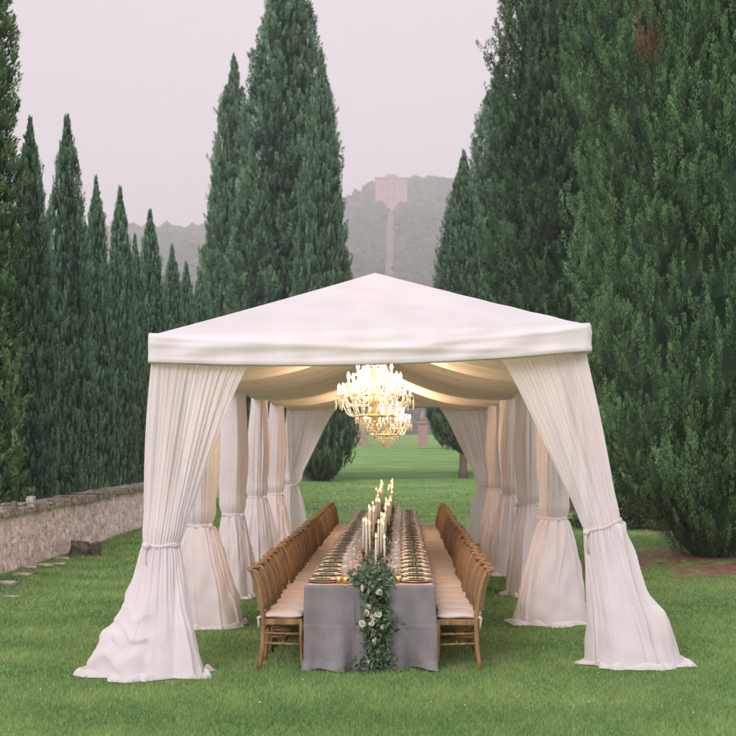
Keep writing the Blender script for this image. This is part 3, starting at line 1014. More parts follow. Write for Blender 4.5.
def curtain(label, ctrl, ztop, tie, tr, bot, br, seed, closed, pleats=26, pool=.10, hump=None, seam=None, tilt=0.0, knot_ang=-1.2, bulge=.05, blouse=.05, amp=1.0, cpow=1.0, shrink=1.0):
    """ctrl = [(s, x, y, theta)] the top edge and where each bit of it lands round the tie"""
    g = np.random.default_rng(seed)
    ns, n1, n2, n3 = 240, 46, 60, 9
    s = np.linspace(0, 1, ns)
    cs = np.array([c[0] for c in ctrl])
    PT = np.stack([np.interp(s, cs, [c[1] for c in ctrl]), np.interp(s, cs, [c[2] for c in ctrl])], -1)
    th = np.interp(s, cs, [c[3] for c in ctrl])
    NT = np.stack([np.cos(th), np.sin(th)], -1)
    tx, ty, tz = tie
    PTie = np.stack([tx + tr[0] * np.cos(th), ty + tr[1] * np.sin(th)], -1)
    per = 2 * PI
    sw = s + .006 * np.sin(per * 3 * s + g.uniform(0, 6)) + .004 * np.sin(per * 7 * s + g.uniform(0, 6))
    if closed:
        k1, k2, k3 = pleats, int(pleats * .55), int(pleats * 1.7)
    else:
        k1, k2, k3 = pleats * 1.03, pleats * .57, pleats * 1.71
    f1 = np.sin(per * k1 * sw + g.uniform(0, 6)); f2 = np.sin(per * k2 * sw + g.uniform(0, 6)); f3 = np.sin(per * k3 * sw + g.uniform(0, 6))
    f4 = np.sin(per * 5 * sw + g.uniform(0, 6))
    ampmod = .95 + .45 * np.sin(per * 2 * s + g.uniform(0, 6)) + .4 * np.sin(per * 4.3 * s + g.uniform(0, 6))
    rowsV = []
    zt = np.interp(s, np.linspace(0, 1, len(ztop)), ztop) if hasattr(ztop, '__len__') else np.full(ns, ztop)
    for i in range(n1):
        v = i / (n1 - 1)
        e = v ** (1.0 - .14 * s)[:, None] if not closed else v ** .98
        a = amp * ((.009 * (1 - v) + .010 * math.sin(PI * v)) * f1 * ampmod + (.003 + .020 * math.sin(PI * v ** .8)) * .7 * f2 * ampmod + .005 * f3 * (1 - v * .5) + .020 * math.sin(PI * v) * f4)
        if v > .8:
            a = a + .005 * f1 * (v - .8) / .2
        bl = blouse * math.exp(-((v - .93) / .06) ** 2) + bulge * math.sin(PI * v ** 1.3)
        xy = PT * (1 - e) + PTie * e + NT * (a + bl)[:, None]
        z = zt * (1 - v) + (tz + tilt * np.cos(th)) * v + .006 * f2 * math.sin(PI * v)
        # wrinkles that run slantwise towards the tie
        rowsV.append(np.stack([xy[:, 0], xy[:, 1], z], -1))
    kb = [(3, .050), (5, .050), (8, .022), (13, .010)]
    ridges = []
    for q in range(22):
        ta = g.uniform(th.min(), th.max())
        ridges.append((ta, ta + g.normal(0, .35), g.uniform(.012, .046) * g.choice((1, 1, 1, -.6)), g.uniform(.06, .18), g.uniform(-.25, .6), g.uniform(.55, 1.6)))
    ph = g.uniform(0, 6.28, 8)
    for i in range(1, n2 + 1):
        w = i / n2
        gprof = w ** .62 * shrink + w ** 2.2 * (1 - shrink)
        cx = tx + (bot[0] - tx) * w ** cpow
        cy = ty + (bot[1] - ty) * w ** cpow
        rx = tr[0] * (1 - gprof) + br[0] * gprof; ry = tr[1] * (1 - gprof) + br[1] * gprof
        fold = 0
        for q, (k, a) in enumerate(kb):
            fold = fold + a * (w ** (.5 if k < 9 else .25)) * np.sin(k * th + ph[q] + .9 * w * math.sin(ph[q] * 3) * (1 if k < 10 else 2))
        fold = fold + (.10 * (1 - w) ** 3) * f1 * .8 + .05 * (1 - w) ** 2 * f2
        m = 1 + fold + .018 * np.sin(7 * th + 16 * w + ph[6]) * math.sin(PI * w) + .012 * np.sin(-4 * th + 26 * w + ph[7]) * w
        rid = 0
        for ta, tb, ra, rw, w0, w1 in ridges:
            d = th - (ta + (tb - ta) * w ** .8)
            env = max(0.0, min(1, (w - w0) / .2)) * max(0.0, min(1, (w1 - w) / .25))
            dd_ = np.where(d > 0, d / (rw * .35), d / rw)
            rid = rid + ra * env * np.exp(-np.abs(dd_) ** 1.3)
        if seam is not None:
            m = m + .24 * (1 / (1 + np.exp(-(th - seam) / .018))) * np.exp(-np.maximum(th - seam, 0) / .9) * w ** .5 - .06
            zc_ = (tz + tilt * np.cos(th)) * (1 - w)
            for zz0, am_, tc_, dp_, ln_ in ((.60, .020, 236, .13, 30), (.47, .030, 250, .15, 38), (.37, .022, 228, .10, 26)):
                sag = zz0 - dp_ * np.exp(-((th - tc_ * D2) / (ln_ * D2)) ** 2) - .05 * (th - 238 * D2) + .012 * np.sin(9 * th + zz0 * 20)
                win = 1 / (1 + np.exp(-(th - 186 * D2) / .10)) / (1 + np.exp((th - (seam - .06)) / .05))
                dz_ = zc_ - sag
                rid = rid + am_ * win * np.exp(-np.where(dz_ > 0, dz_ / .085, -dz_ / .022))
        z = (tz + tilt * np.cos(th)) * (1 - w) + .02 * w
        X = cx + (rx * m + rid) * np.cos(th); Yy = cy + (ry * m + rid) * np.sin(th)
        if hump:
            for (ht, hz, ha, hw) in hump:
                dth = (th - ht + PI) % (2 * PI) - PI
                b_ = ha * np.exp(-(dth / hw) ** 2) * math.exp(-((float(np.mean(z)) - hz) / (.16 if np.mean(z) > hz else .30)) ** 2)
                X = X + np.cos(th) * b_; Yy = Yy + np.sin(th) * b_
                uu = (float(np.mean(z)) - hz) / .07 + 1.6 * dth * dth
                sw_ = (.008 if seam is not None else 0.0) * np.sin(uu * 2.2) * np.exp(-(dth / (hw * 1.3)) ** 2) * math.exp(-((float(np.mean(z)) - hz) / .24) ** 2)
                X = X + np.cos(th) * sw_; Yy = Yy + np.sin(th) * sw_
                z = z + .05 * np.exp(-(dth / hw) ** 2) * math.exp(-((float(np.mean(z)) - hz) / .1) ** 2) * np.sin(th * 9 + ph[1])
        rowsV.append(np.stack([X, Yy, np.broadcast_to(z, X.shape)], -1))
    last = rowsV[-1]
    pr = pool * (.55 + .45 * np.sin(3 * th + ph[2]) * np.sin(2 * th + ph[3]) + .35 * np.sin(7 * th + ph[4] + np.sin(2 * th)) + .10 * np.sin(13 * th + ph[0] + 1.5 * np.sin(3 * th)))
    pr = np.maximum(pr, .015)
    for i in range(1, n3 + 1):
        w = i / n3
        X = last[:, 0] + np.cos(th) * pr * w; Yy = last[:, 1] + np.sin(th) * pr * w
        z = .03 + .030 * math.sin(PI * w) * (1 + .7 * np.sin(8 * th + 3 * w + ph[5] + 2 * np.sin(3 * th))) + .008 * np.sin(19 * th + ph[6] + 2 * np.sin(2 * th)) * (1 - w) - .016 * w
        rowsV.append(np.stack([X, Yy, z], -1))
    V = np.concatenate(rowsV)
    gz = ground_z(V[:, 0], V[:, 1])
    zsh = np.clip(1 - V[:, 2] / tz, 0, 1)
    V[:, 2] += gz * zsh
    BASES.append((bot[0], bot[1], br[0] + pool * .55 + .03, br[1] + pool * .55 + .03))
    bgz = float(ground_z(bot[0], bot[1]))
    org = np.array([bot[0], bot[1], bgz])
    t = thing('curtain', label, 'curtain', tuple(org), 0, 'white curtains tied back at the marquee posts')
    rws = len(rowsV)
    obj_np('drape', V - org, grid_faces(ns, rws), M['chiffon'], t)
    # tie band hugging the gathered cloth, with a knot
    mb = MB()
    a = np.linspace(0, 2 * PI, 49)
    pts = [(tx + (tr[0] + .016) * math.cos(q) - org[0], ty + (tr[1] + .016) * math.sin(q) - org[1], tz + tilt * math.cos(q) - org[2] + .006 * math.sin(5 * q)) for q in a]
    mb.tube(pts, [.011 + .002 * math.sin(7 * q) + .003 * math.sin(3 * q + seed) for q in a], 8, squash=(1.7, .5), cap=False)
    band = mb.build('tie_band', M['chiffon'], t)
    kx, ky = tx + (tr[0] + .035) * math.cos(knot_ang) - org[0], ty + (tr[1] + .035) * math.sin(knot_ang) - org[1]
    kz = tz + tilt * math.cos(knot_ang) - org[2]
    mb = MB()
    mb.lathe([(0, -.03), (.02, -.026), (.03, -.008), (.028, .01), (.018, .026), (0, .03)], 10, (kx, ky, kz))
    mb.tube([(kx, ky, kz), (kx - .01, ky - .01, kz - .08), (kx + .015, ky - .012, kz - .19)], [.012, .018, .02], 8, squash=(.45, 1.3))
    mb.build('knot', M['chiffon'], band)
    return t


# front left corner: gathers at x140..203, pools x90..228
px0, py0 = FL[0], FL[1] + .06
curtain('white curtain at the front left marquee corner, spilling over the lawn with a humped fold', [
    (0, px0 + .03, py0 + .62, 80 * D2), (.28, px0 + .0, py0 + .08, 175 * D2), (.40, px0 + .03, py0 - .02, 215 * D2), (1, px0 + .86, py0 + .06, 372 * D2)],
    (2.86, 2.80, 2.735, 2.72, 2.71), (X_at(161, 11.6), 11.62, Z_at(546, 11.5)), (.155, .11), (X_at(155, 11.45), 11.47, 0), (.46, .34), 41, False,
    amp=.6, pleats=27, pool=.17, hump=((192 * D2, .30, .12, .5), (205 * D2, .12, .07, .4), (248 * D2, .14, .07, .5)), seam=268 * D2, tilt=.0, knot_ang=-2.2, bulge=.0, blouse=.012, shrink=.5)
# front right corner: pulled outwards
px1, py1 = FR[0], FR[1] + .06
curtain('white curtain at the front right corner of the marquee, trailing outward over the grass', [
    (0, px1 - .03, py1 + .62, 100 * D2), (.28, px1 - .01, py1 + .12, 5 * D2), (.40, px1 - .03, py1 + .05, -35 * D2), (1, px1 - .80, py1 + .03, -192 * D2)],
    (2.92, 2.90, 2.84, 2.82, 2.80), (X_at(604, 11.95), 12.02, Z_at(527, 11.9)), (.155, .12), (X_at(632, 11.95), 11.95, 0), (.42, .33), 47, False,
    amp=.6, pleats=27, pool=.15, hump=((-25 * D2, .42, .12, .5),), seam=None, tilt=.06, knot_ang=-2.6, bulge=.0, blouse=.008, cpow=1.15, shrink=.45)
# rear corners
for side, P, lab, sd in ((-1, POST_L[5], 'white curtain at the rear left corner, swept aside from the far opening', 53), (1, POST_R[5], 'white curtain at the rear right corner, swept aside from the far opening', 59)):
    if side < 0:
        ct = [(0, P[0], P[1] - .75, 280 * D2), (.3, P[0], P[1] - .02, 180 * D2), (.4, P[0] + .03, P[1], 140 * D2), (1, P[0] + .98, P[1], -15 * D2)]
    else:
        ct = [(0, P[0], P[1] - .95, -100 * D2), (.3, P[0], P[1] - .02, 0), (.4, P[0] - .03, P[1], 40 * D2), (1, P[0] - .98, P[1], 195 * D2)]
    curtain(lab, ct, 2.82, (P[0] + .02 * side, P[1] - .02, 1.24), (.15, .14), (P[0] - .0 * side, P[1] - .03, 0), (.40, .38), sd, False, pleats=22, pool=.07, bulge=.03)
# side posts: the cloth hangs along the side and is tied round each post
nth = ['', 'second', 'third', 'fourth', 'fifth']
for k in range(1, 5):
    for side, P in ((-1, POST_L[k]), (1, POST_R[k])):
        a_ = (.55 if side < 0 else 1.10) * (1.25 if (k == 1 and side < 0) else 1)
        dd = .10
        if side < 0:
            ct = [(0, P[0] + dd, P[1] - a_, -70 * D2), (.25, P[0] + dd, P[1], 0), (.5, P[0] + dd, P[1] + a_, 75 * D2), (.55, P[0] - dd, P[1] + a_, 105 * D2), (.8, P[0] - dd, P[1], 180 * D2), (1, P[0] + dd, P[1] - a_, 290 * D2)]
        else:
            ct = [(0, P[0] - dd, P[1] - a_, -110 * D2), (.25, P[0] - dd, P[1], -180 * D2), (.5, P[0] - dd, P[1] + a_, -255 * D2), (.55, P[0] + dd, P[1] + a_, -285 * D2), (.8, P[0] + dd, P[1], -360 * D2), (1, P[0] - dd, P[1] - a_, -470 * D2)]
        tz_ = {(-1, 1): 1.13, (-1, 2): 1.10, (-1, 3): 1.22, (-1, 4): 1.17, (1, 1): 1.19, (1, 2): 1.22, (1, 3): 1.25, (1, 4): 1.25}[side, k]
        br_ = {(-1, 1): (.36, .36), (-1, 2): (.25, .30), (-1, 3): (.34, .36), (-1, 4): (.27, .3), (1, 1): (.40, .38), (1, 2): (.28, .34), (1, 3): (.38, .36), (1, 4): (.30, .34)}[side, k]
        curtain('white curtain tied round the %s post from the front on the %s side' % (nth[k], 'left' if side < 0 else 'right'), ct, 2.86, (P[0] + .02 * side, P[1], tz_), (.13, .13),
                (P[0] + ((.10 if k == 1 else .03) if side < 0 else -.03), P[1] - .04, 0), br_, 60 + k * 2 + (side > 0), True, pleats=24, pool=.13 if (side, k) in ((-1, 2), (1, 1), (1, 2), (1, 3)) else .06, knot_ang=PI if side > 0 else -.6, bulge=.05, blouse=.025, amp=1.0)


# ------------------------------------------------------------------ chandeliers
def chandelier(x, y, z, label):
    t = thing('chandelier', label, 'chandelier', (x, y, z), 0, 'crystal chandeliers hanging under the marquee ceiling')
    MB().lathe([(.008, .92), (.012, .6), (.03, .5), (.05, .46), (.02, .40), (.028, .34), (.06, .28), (.03, .22), (.045, .12), (.075, .05), (.05, -.02), (.03, -.08), (.06, -.13), (.035, -.2), (.015, -.26), (.03, -.29), (0, -.33)], 14).build('stem', M['gold'], t)
    MB().lathe([(.02, -.02), (.10, -.01), (.14, .03), (.145, .04), (.10, .0), (.02, -.035)], 20).build('bowl', M['crystal'], t)
    for zc, rc in ((-.16, .20), (.38, .11)):
        a = np.linspace(0, 2 * PI, 37)
        MB().tube([(rc * math.cos(q), rc * math.sin(q), zc) for q in a], .011, 6, cap=False).build('ring', M['gold'], t)
    arms = []
    for n_, r_, zb, ph in ((12, .37, .05, 0), (8, .275, .17, .2), (6, .175, .27, .1)):
        for k in range(n_):
            arms.append((2 * PI * k / n_ + ph, r_, zb))
    for i, (a, r_, zb) in enumerate(arms):
        ca, sa = math.cos(a), math.sin(a)
        q = lambda rr, zz, da=0: (rr * math.cos(a + da), rr * math.sin(a + da), zz)
        mb = MB()
        mb.tube([q(.04, zb - .02), q(r_ * .35, zb - .10), q(r_ * .7, zb - .11), q(r_ * .95, zb - .06), q(r_, zb)], .0075, 6)
        mb.lathe([(.006, -.015), (.036, -.004), (.04, .008), (.014, .012), (.012, .055), (0, .056)], 10, q(r_, zb))
        arm = mb.build('arm', M['crystal'], t)
        MB().lathe([(0, .05), (.010, .058), (.0165, .076), (.0135, .096), (.006, .116), (0, .125)], 10, q(r_, zb)).build('bulb', M['bulb'], arm)
        cx, cy, cz = q(r_, zb)
        for dk in range(4):
            aa = dk * PI / 2 + a
            px_, py_ = cx + .034 * math.cos(aa), cy + .034 * math.sin(aa)
            long_ = .05 if dk == 0 else 0
            MB().tube([(px_, py_, cz - z_) for z_ in (.004, .014, .028, .036, .060, .098 + long_, .102 + long_)], [.001, .008, .001, .004, .0135, .006, .001], 6).build('pendant', M['crystal'], arm, smooth=False)
        # bead string from the crown down to the arm, and one to the bottom basket
        for kind_ in (0, 1):
            pts, rad = [], []
            for j in range(45):
                f = j / 44
                if kind_ == 0:
                    rr = .11 + (r_ - .11) * f; zz = .38 + (zb - .38) * f - .10 * math.sin(PI * f); da = 0
                else:
                    rr = r_ * .93 + (.2 - r_ * .93) * f; zz = zb - .07 + (-.16 - zb + .07) * f - .06 * math.sin(PI * f); da = .1
                pts.append(q(rr, zz, da)); rad.append((.0015, .0095, .0095)[j % 3])
            MB().tube(pts, rad, 6).build('bead_string', M['crystal'], t, smooth=False)
    for zc, rc, n_, l_ in ((-.17, .20, 26, .08), (-.22, .15, 20, .07), (-.265, .10, 14, .06), (-.30, .055, 8, .055)):
        mb = MB()
        for k in range(n_):
            a = 2 * PI * k / n_
            mb.octa((rc * math.cos(a), rc * math.sin(a), zc - l_ * .45), .013, l_)
            mb.octa((rc * math.cos(a), rc * math.sin(a), zc), .009, .022)
        mb.build('crystal_tier', M['crystal'], t, smooth=False)
    MB().octa((0, 0, -.37), .026, .08).build('crystal_drop', M['crystal'], t, smooth=False)
    # the light its lit bulbs give
    pl = bpy.data.lights.new('chandelier_light', 'POINT')
    pl.energy = 130; pl.color = (1.0, .70, .45); pl.shadow_soft_size = .30
    lo = link(bpy.data.objects.new('chandelier_light', pl), t)
    lo.location = (0, 0, .12)
    return t


chandelier(.005, 13.55, 2.485, 'large glowing crystal chandelier nearest the front, hanging above the table')
chandelier(X_at(387, 21.4), 21.4, 2.36, 'glowing crystal chandelier farther back, its basket seen below the nearer one')


# ------------------------------------------------------------------ table, cloth
TX0, TX1, TY0, TY1, TZ = -.575, .575, 11.56, 25.1, .765
tb = thing('banquet_table', 'very long straight banquet table hidden under a grey cloth beneath the marquee', 'table', (0, 18.33, 0))
MB().box((0, 0, TZ - .03), (TX1 - TX0 - .03, TY1 - TY0 - .03, .035)).build('tabletop', M['wood'], tb, False)
for k in range(8):
    for sx in (-.45, .45):
        MB().box((sx, -6.5 + k * 1.857, (TZ - .05) / 2 + .0), (.05, .05, TZ - .05)).build('leg', M['wood'], tb, False)
# cloth: top sheet and skirt as one draped mesh, walked round the perimeter
per = []
def edge_pts(a, b, n_):
    return [tuple(np.array(a) * (1 - i / n_) + np.array(b) * i / n_) for i in range(n_)]
per += edge_pts((TX0, TY0), (TX1, TY0), 110) + edge_pts((TX1, TY0), (TX1, TY1), 420) + edge_pts((TX1, TY1), (TX0, TY1), 80) + edge_pts((TX0, TY1), (TX0, TY0), 420)
per = np.array(per); nP = len(per)
nrm = np.zeros((nP, 2)); nrm[:110] = (0, -1); nrm[110:530] = (1, 0); nrm[530:610] = (0, 1); nrm[610:] = (-1, 0)
# soft corner normals
for _ in range(10):
    nrm = nrm * .5 + (np.roll(nrm, 1, 0) + np.roll(nrm, -1, 0)) * .25
nrm /= np.linalg.norm(nrm, axis=1)[:, None]
arc = np.concatenate([[0], np.cumsum(np.linalg.norm(np.diff(per, axis=0), axis=1))])
cornerd = np.min(np.abs(arc[:, None] - np.array([0, 1.15, 1.15 + 13.54, 2.3 + 13.54, 2.3 + 27.08])[None]), axis=1)
rowsV = []
inner = per.copy()
for f in (.0, .5, .86, .96, .99):
    p = np.stack([per[:, 0] * f, 18.33 + (per[:, 1] - 18.33) * (f * .08 + .92 if f < .9 else f ** .05), np.full(nP, TZ)], -1)
    p[:, 1] = 18.33 + np.clip(per[:, 1] - 18.33, -6.77 + (1 - f) * .575, 6.77 - (1 - f) * .575)
    rowsV.append(p)
nS = 44
rs = np.random.default_rng(77)
phs = rs.uniform(0, 6.28, 8)
for i in range(nS + 1):
    w = i / nS
    z = TZ - .006 - (TZ - .02) * w
    f_ = (.030 * np.sin(arc * 7.5 + phs[0]) + .022 * np.sin(arc * 13.0 + phs[1] + 1.2 * w) + .014 * np.sin(arc * 23 + phs[2]) + .010 * np.sin(arc * 37 + phs[3] - w))
    cf = .015 * np.exp(-(cornerd / .12) ** 2)
    crease = .006 * math.exp(-((z - .405) / .007) ** 2) - .004 * math.exp(-((z - .42) / .01) ** 2)
    off = .008 + f_ * w ** 1.6 + cf * w + .012 * w + crease + .003 * np.sin(arc * 60 + 5 * w) * w
    if w > .90:
        q = (w - .90) / .10
        off = off + .055 * q * (.5 + .5 * np.sin(arc * 9 + phs[4])) + .02 * q * np.sin(arc * 21 + phs[5])
        z = z + .014 * q * np.sin(arc * 15 + phs[6]) + .008
    side = (np.abs(nrm[:, 0]) > .7)
    off = np.where(side, np.minimum(off, .035), (off - .012 * w) * .8 + (1.0 * f_ + .03 * np.sin(arc * 5.2 + 1.0)) * w ** 1.4 * np.clip(cornerd / .2, .25, 1))
    rowsV.append(np.stack([per[:, 0] + nrm[:, 0] * off, per[:, 1] + nrm[:, 1] * off, np.broadcast_to(z, off.shape)], -1))
V = np.concatenate(rowsV)
cl = obj_np('tablecloth', V, grid_faces(nP, len(rowsV), closed=True), M['linen'])
tag(cl, 'grey lilac linen cloth falling to the grass over the long banquet table', 'tablecloth')


nr_ = 130
rv = []
for i in range(nr_ + 1):
    y = TY0 + .004 + (TY1 - TY0 - .008) * i / nr_
    for j in range(13):
        q = j / 12 * 2 - 1
        rv.append((q * .562 + .004 * math.sin(y * 3 + q), y, TZ + .0035 + .0012 * math.sin(y * 9 + 5 * q) * (1 - abs(q))))
rn = obj_np('table_overlay', rv, grid_faces(13, nr_ + 1), pbr('rose_linen', (.46, .35, .295), .9, var=.08, scale=6, bump=.2, bscale=300, spec=.1))
tag(rn, 'rose beige linen overlay on the table top, under plates and glasses', 'table linen')
TZ += .005


# ------------------------------------------------------------------ chairs
def make_chair():
    t = thing('dining_chair', '', 'chair', (0, 0, 0), 0, 'wooden chairs along the banquet table')
    w = .195
    bx = [(-.225, 0), (-.212, .08), (-.195, .2), (-.188, .34), (-.186, .45), (-.196, .58), (-.218, .71), (-.252, .82), (-.282, .875), (-.302, .898)]
    for s in (-1, 1):
        mb = MB()
        mb.tube([(x, s * (w + (.012 if z < .1 else 0) - (.012 if z > .8 else 0)), z) for x, z in bx], [.021, .019, .0185, .020, .021, .019, .018, .017, .0165, .013], 8, squash=(1.15, .85))
        mb.build('rear_leg', M['wood'], t)
        mb = MB()
        mb.tube([(.182, s * (w + .014), 0), (.168, s * (w + .006), .06), (.155, s * w, .17), (.152, s * w, .29), (.158, s * w, .43)], [.020, .0165, .0155, .018, .022], 8, squash=(1, 1))
        mb.build('leg', M['wood'], t)
    MB().box((-.015, 0, .425), (.36, .41, .05)).build('seat_frame', M['wood'], t, smooth=False, bevel=.006)
    mb = MB()
    for s in (-1, 1):
        mb.tube([(-.19, s * w, .235), (.155, s * w, .222)], .0115, 8)
        mb.tube([(-.188, s * w * .99, .325), (.152, s * w * .99, .315)], .0095, 8)
    mb.tube([(-.01, -w, .23), (-.01, w, .23)], .0105, 8)
    mb.tube([(-.19, -w, .34), (-.19, w, .34)], .0105, 8)
    mb.tube([(.152, -w, .30), (.152, w, .30)], .0105, 8)
    mb.build('stretcher', M['wood'], t)
    # cushion: soft slab
    nx, ny = 14, 14
    V = []
    for sgn in (1, -1):
        for i in range(nx + 1):
            for j in range(ny + 1):
                a, b = i / nx * 2 - 1, j / ny * 2 - 1
                e = (1 - abs(a) ** 6) * (1 - abs(b) ** 6)
                V.append((-.012 + a * .180 * (1 - .03 * (1 - e)), b * .190, .474 + sgn * (.004 + .022 * max(0, e) ** .5) + .004 * math.sin(a * 4 + b * 3)))
    F = []
    st = (nx + 1) * (ny + 1)
    for k in (0, 1):
        for i in range(nx):
            for j in range(ny):
                q = (i * (ny + 1) + j, i * (ny + 1) + j + 1, (i + 1) * (ny + 1) + j + 1, (i + 1) * (ny + 1) + j)
                F.append(tuple(k * st + z for z in (q if k == 0 else q[::-1])))
    rim = [(i, 0) for i in range(nx)] + [(nx, j) for j in range(ny)] + [(i, ny) for i in range(nx, 0, -1)] + [(0, j) for j in range(ny, 0, -1)]
    rim = [i * (ny + 1) + j for i, j in rim]
    for a, b in zip(rim, rim[1:] + rim[:1]):
        F.append((a, b, b + st, a + st))
    cu = MB().add(V, F).build('cushion', M['cushion'], t)
    for s in (-1, 1):
        MB().tube([(-.195, s * .20, .465), (-.215, s * .212, .472), (-.228, s * .215, .462), (-.229, s * .215, .448), (-.226, s * .215, .43), (-.222, s * .215, .375)], [.006, .012, .017, .010, .010, .008], 8).build('cushion_tie', M['cushion'], cu)
    # curved back: panel between the uprights, bowed backwards
    def back_x(z):
        return float(np.interp(z, [q[1] for q in bx], [q[0] for q in bx]))
    ny, nz = 16, 14
    V = []
    for d in (0, .012):
        for k in range(nz + 1):
            z = .53 + (.845 - .53) * k / nz
            for j in range(ny + 1):
                y = -1 + 2 * j / ny
                V.append((back_x(z) - .060 * (1 - y * y) - d + .006, y * (w - .012), z))
    F = []
    st = (nz + 1) * (ny + 1)
    for q in (0, 1):
        for k in range(nz):
            for j in range(ny):
                f = (k * (ny + 1) + j, k * (ny + 1) + j + 1, (k + 1) * (ny + 1) + j + 1, (k + 1) * (ny + 1) + j)
                F.append(tuple(q * st + i for i in (f if q else f[::-1])))
    rim = list(range(ny + 1)) + [k * (ny + 1) + ny for k in range(1, nz + 1)] + [nz * (ny + 1) + j for j in range(ny - 1, -1, -1)] + [k * (ny + 1) for k in range(nz - 1, 0, -1)]
    for a, b in zip(rim, rim[1:] + rim[:1]): F.append((a, b, b + st, a + st))
    MB().add(V, F).build('back_panel', M['cane'], t)
    for nm, z0_, rr in (('top_rail', .868, .019), ('lower_rail', .525, .014)):
        mb = MB()
        pts = []
        for j in range(15):
            y = -1 + 2 * j / 14
            zz = z0_ + (.018 * (1 - y * y) if nm == 'top_rail' else 0) + (.014 * (abs(y) ** 6) if nm == 'top_rail' else 0)
            pts.append((back_x(z0_) - .060 * (1 - y * y), y * w, zz))
        mb.tube(pts, rr, 8, squash=(.8, 1.25))
        mb.build(nm, M['wood'], t)
    return t


def cup_mesh(name, prof, mat, n_=14):
    return MB().lathe(prof, n_).mesh(name, mat)


ME = {
    'charger': cup_mesh('charger_plate', [(0, .002), (.10, .002), (.145, .010), (.15, .013), (.146, .014), (.10, .007), (0, .006)], M['charger'], 24),
    'rim': MB().tube([(.149 * math.cos(q), .149 * math.sin(q), .013) for q in np.linspace(0, 2 * PI, 29)], .0028, 5, cap=False).mesh('rim', M['gold']),
    'plate': cup_mesh('dinner_plate', [(0, .002), (.075, .002), (.122, .016), (.128, .019), (.124, .020), (.075, .007), (0, .006)], M['china'], 24),
    'wine': cup_mesh('wine_glass', [(0, .001), (.034, .001), (.034, .003), (.006, .008), (.0035, .02), (.0035, .09), (.008, .10), (.030, .125), (.037, .155), (.034, .20), (.031, .222), (.0302, .222), (.033, .20), (.036, .155), (.029, .127), (0, .105)], M['glass']),
    'water': cup_mesh('water_goblet', [(0, .001), (.034, .001), (.034, .003), (.008, .009), (.006, .06), (.024, .075), (.038, .10), (.041, .13), (.038, .165), (.0372, .165), (.040, .13), (.037, .102), (0, .078)], M['glass']),
    'votive': cup_mesh('votive_cup', [(0, .001), (.024, .001), (.030, .02), (.034, .062), (.032, .062), (.028, .02), (0, .012)], M['gold']),
}
mb = MB()
for q in range(2):
    mb.box((-.01 + .004 * q, 0, .004 + .0072 * q), (.15 - .010 * q, .095 - .006 * q, .0065))
ME['napkin'] = mb.mesh('napkin', M['napkin'], False, .0025)
g2 = np.random.default_rng(3)
SV, SF, STT = [], [], []
for q in range(9):
    y = -.045 + q * .0105
    for s in (-1, 1):
        b0 = len(SV)
        d = np.array([s * .03, .018, .012])
        SV += [(0, y, .016), (d[0] * .5 + .003, y + .012, .021), (d[0], y + d[1], .018), (d[0] * .5 - .003, y - .002, .019)]
        SF.append((b0, b0 + 1, b0 + 2, b0 + 3)); STT += [.3 + .05 * q] * 4
ME['sprig'] = mesh_np('leaf_sprig', SV, SF, M['eucalyptus'], False, {'tint': STT})
mb = MB()
for s_, y_ in ((1, -.175), (1, .175), (1, .20)):
    mb.box((0, y_, .004), (.19, .010, .003)); mb.box((.085, y_, .004), (.05, .019, .003))
ME['cutlery'] = mb.mesh('cutlery', M['gold'], False)

chair = make_chair()
tops = dict(ME)
NCH = 29
for side in (-1, 1):
    sname = 'left' if side < 0 else 'right'
    for i in range(NCH):
        y = 11.86 + .458 * i
        o = chair if (side < 0 and i == 0) else copy_tree(chair)
        o['label'] = 'wooden chair with cream cushion, %s from the front on the %s side of the table' % (ordinal(i + 1), sname)
        o.location = (side * (.765 + random.uniform(-.016, .022)), y + random.uniform(-.016, .016), float(ground_z(side * .76, y)))
        o.rotation_euler = (0, 0, (0 if side < 0 else PI) + random.uniform(-.055, .055))
        rz = (0 if side < 0 else PI)
        xp = side * (.415 + random.uniform(-.008, .008)); yp = y + random.uniform(-.012, .012)
        z = TZ + .001
        where = '%s place from front, %s side' % (ordinal(i + 1), sname)

        def put(key, name, loc, lab, cat, group, rot=rz):
            q = link(bpy.data.objects.new(name, ME[key]))
            q.location = loc; q.rotation_euler = (0, 0, rot)
            return tag(q, lab, cat, group)
        c = put('charger', 'charger_plate', (xp, yp, z), 'dark gold-rimmed charger plate at the ' + where, 'charger plate', 'place settings on the banquet table')
        r_ = link(bpy.data.objects.new('rim', ME['rim']), c)
        put('plate', 'dinner_plate', (xp, yp, z + .011), 'cream dinner plate at the ' + where, 'plate', 'place settings on the banquet table')
        put('napkin', 'napkin', (xp + .01 * random.uniform(-1, 1), yp, z + .018), 'dark folded napkin with a leaf sprig at the ' + where, 'napkin', 'place settings on the banquet table', rz + random.uniform(-.08, .08))
        sp = link(bpy.data.objects.new('leaf_sprig', ME['sprig']), bpy.data.objects[-1] if False else None)
        sp.parent = [q for q in (col.objects[-2],)][0]
        put('wine', 'wine_glass', (side * (.235 + random.uniform(-.015, .015)), yp + .10 + random.uniform(-.02, .02), z), 'tall clear wine glass at the ' + where, 'wine glass', 'glasses on the banquet table')
        put('water', 'water_goblet', (side * (.215 + random.uniform(-.02, .02)), yp - .08 + random.uniform(-.02, .02), z), 'short clear goblet at the ' + where, 'goblet', 'glasses on the banquet table')

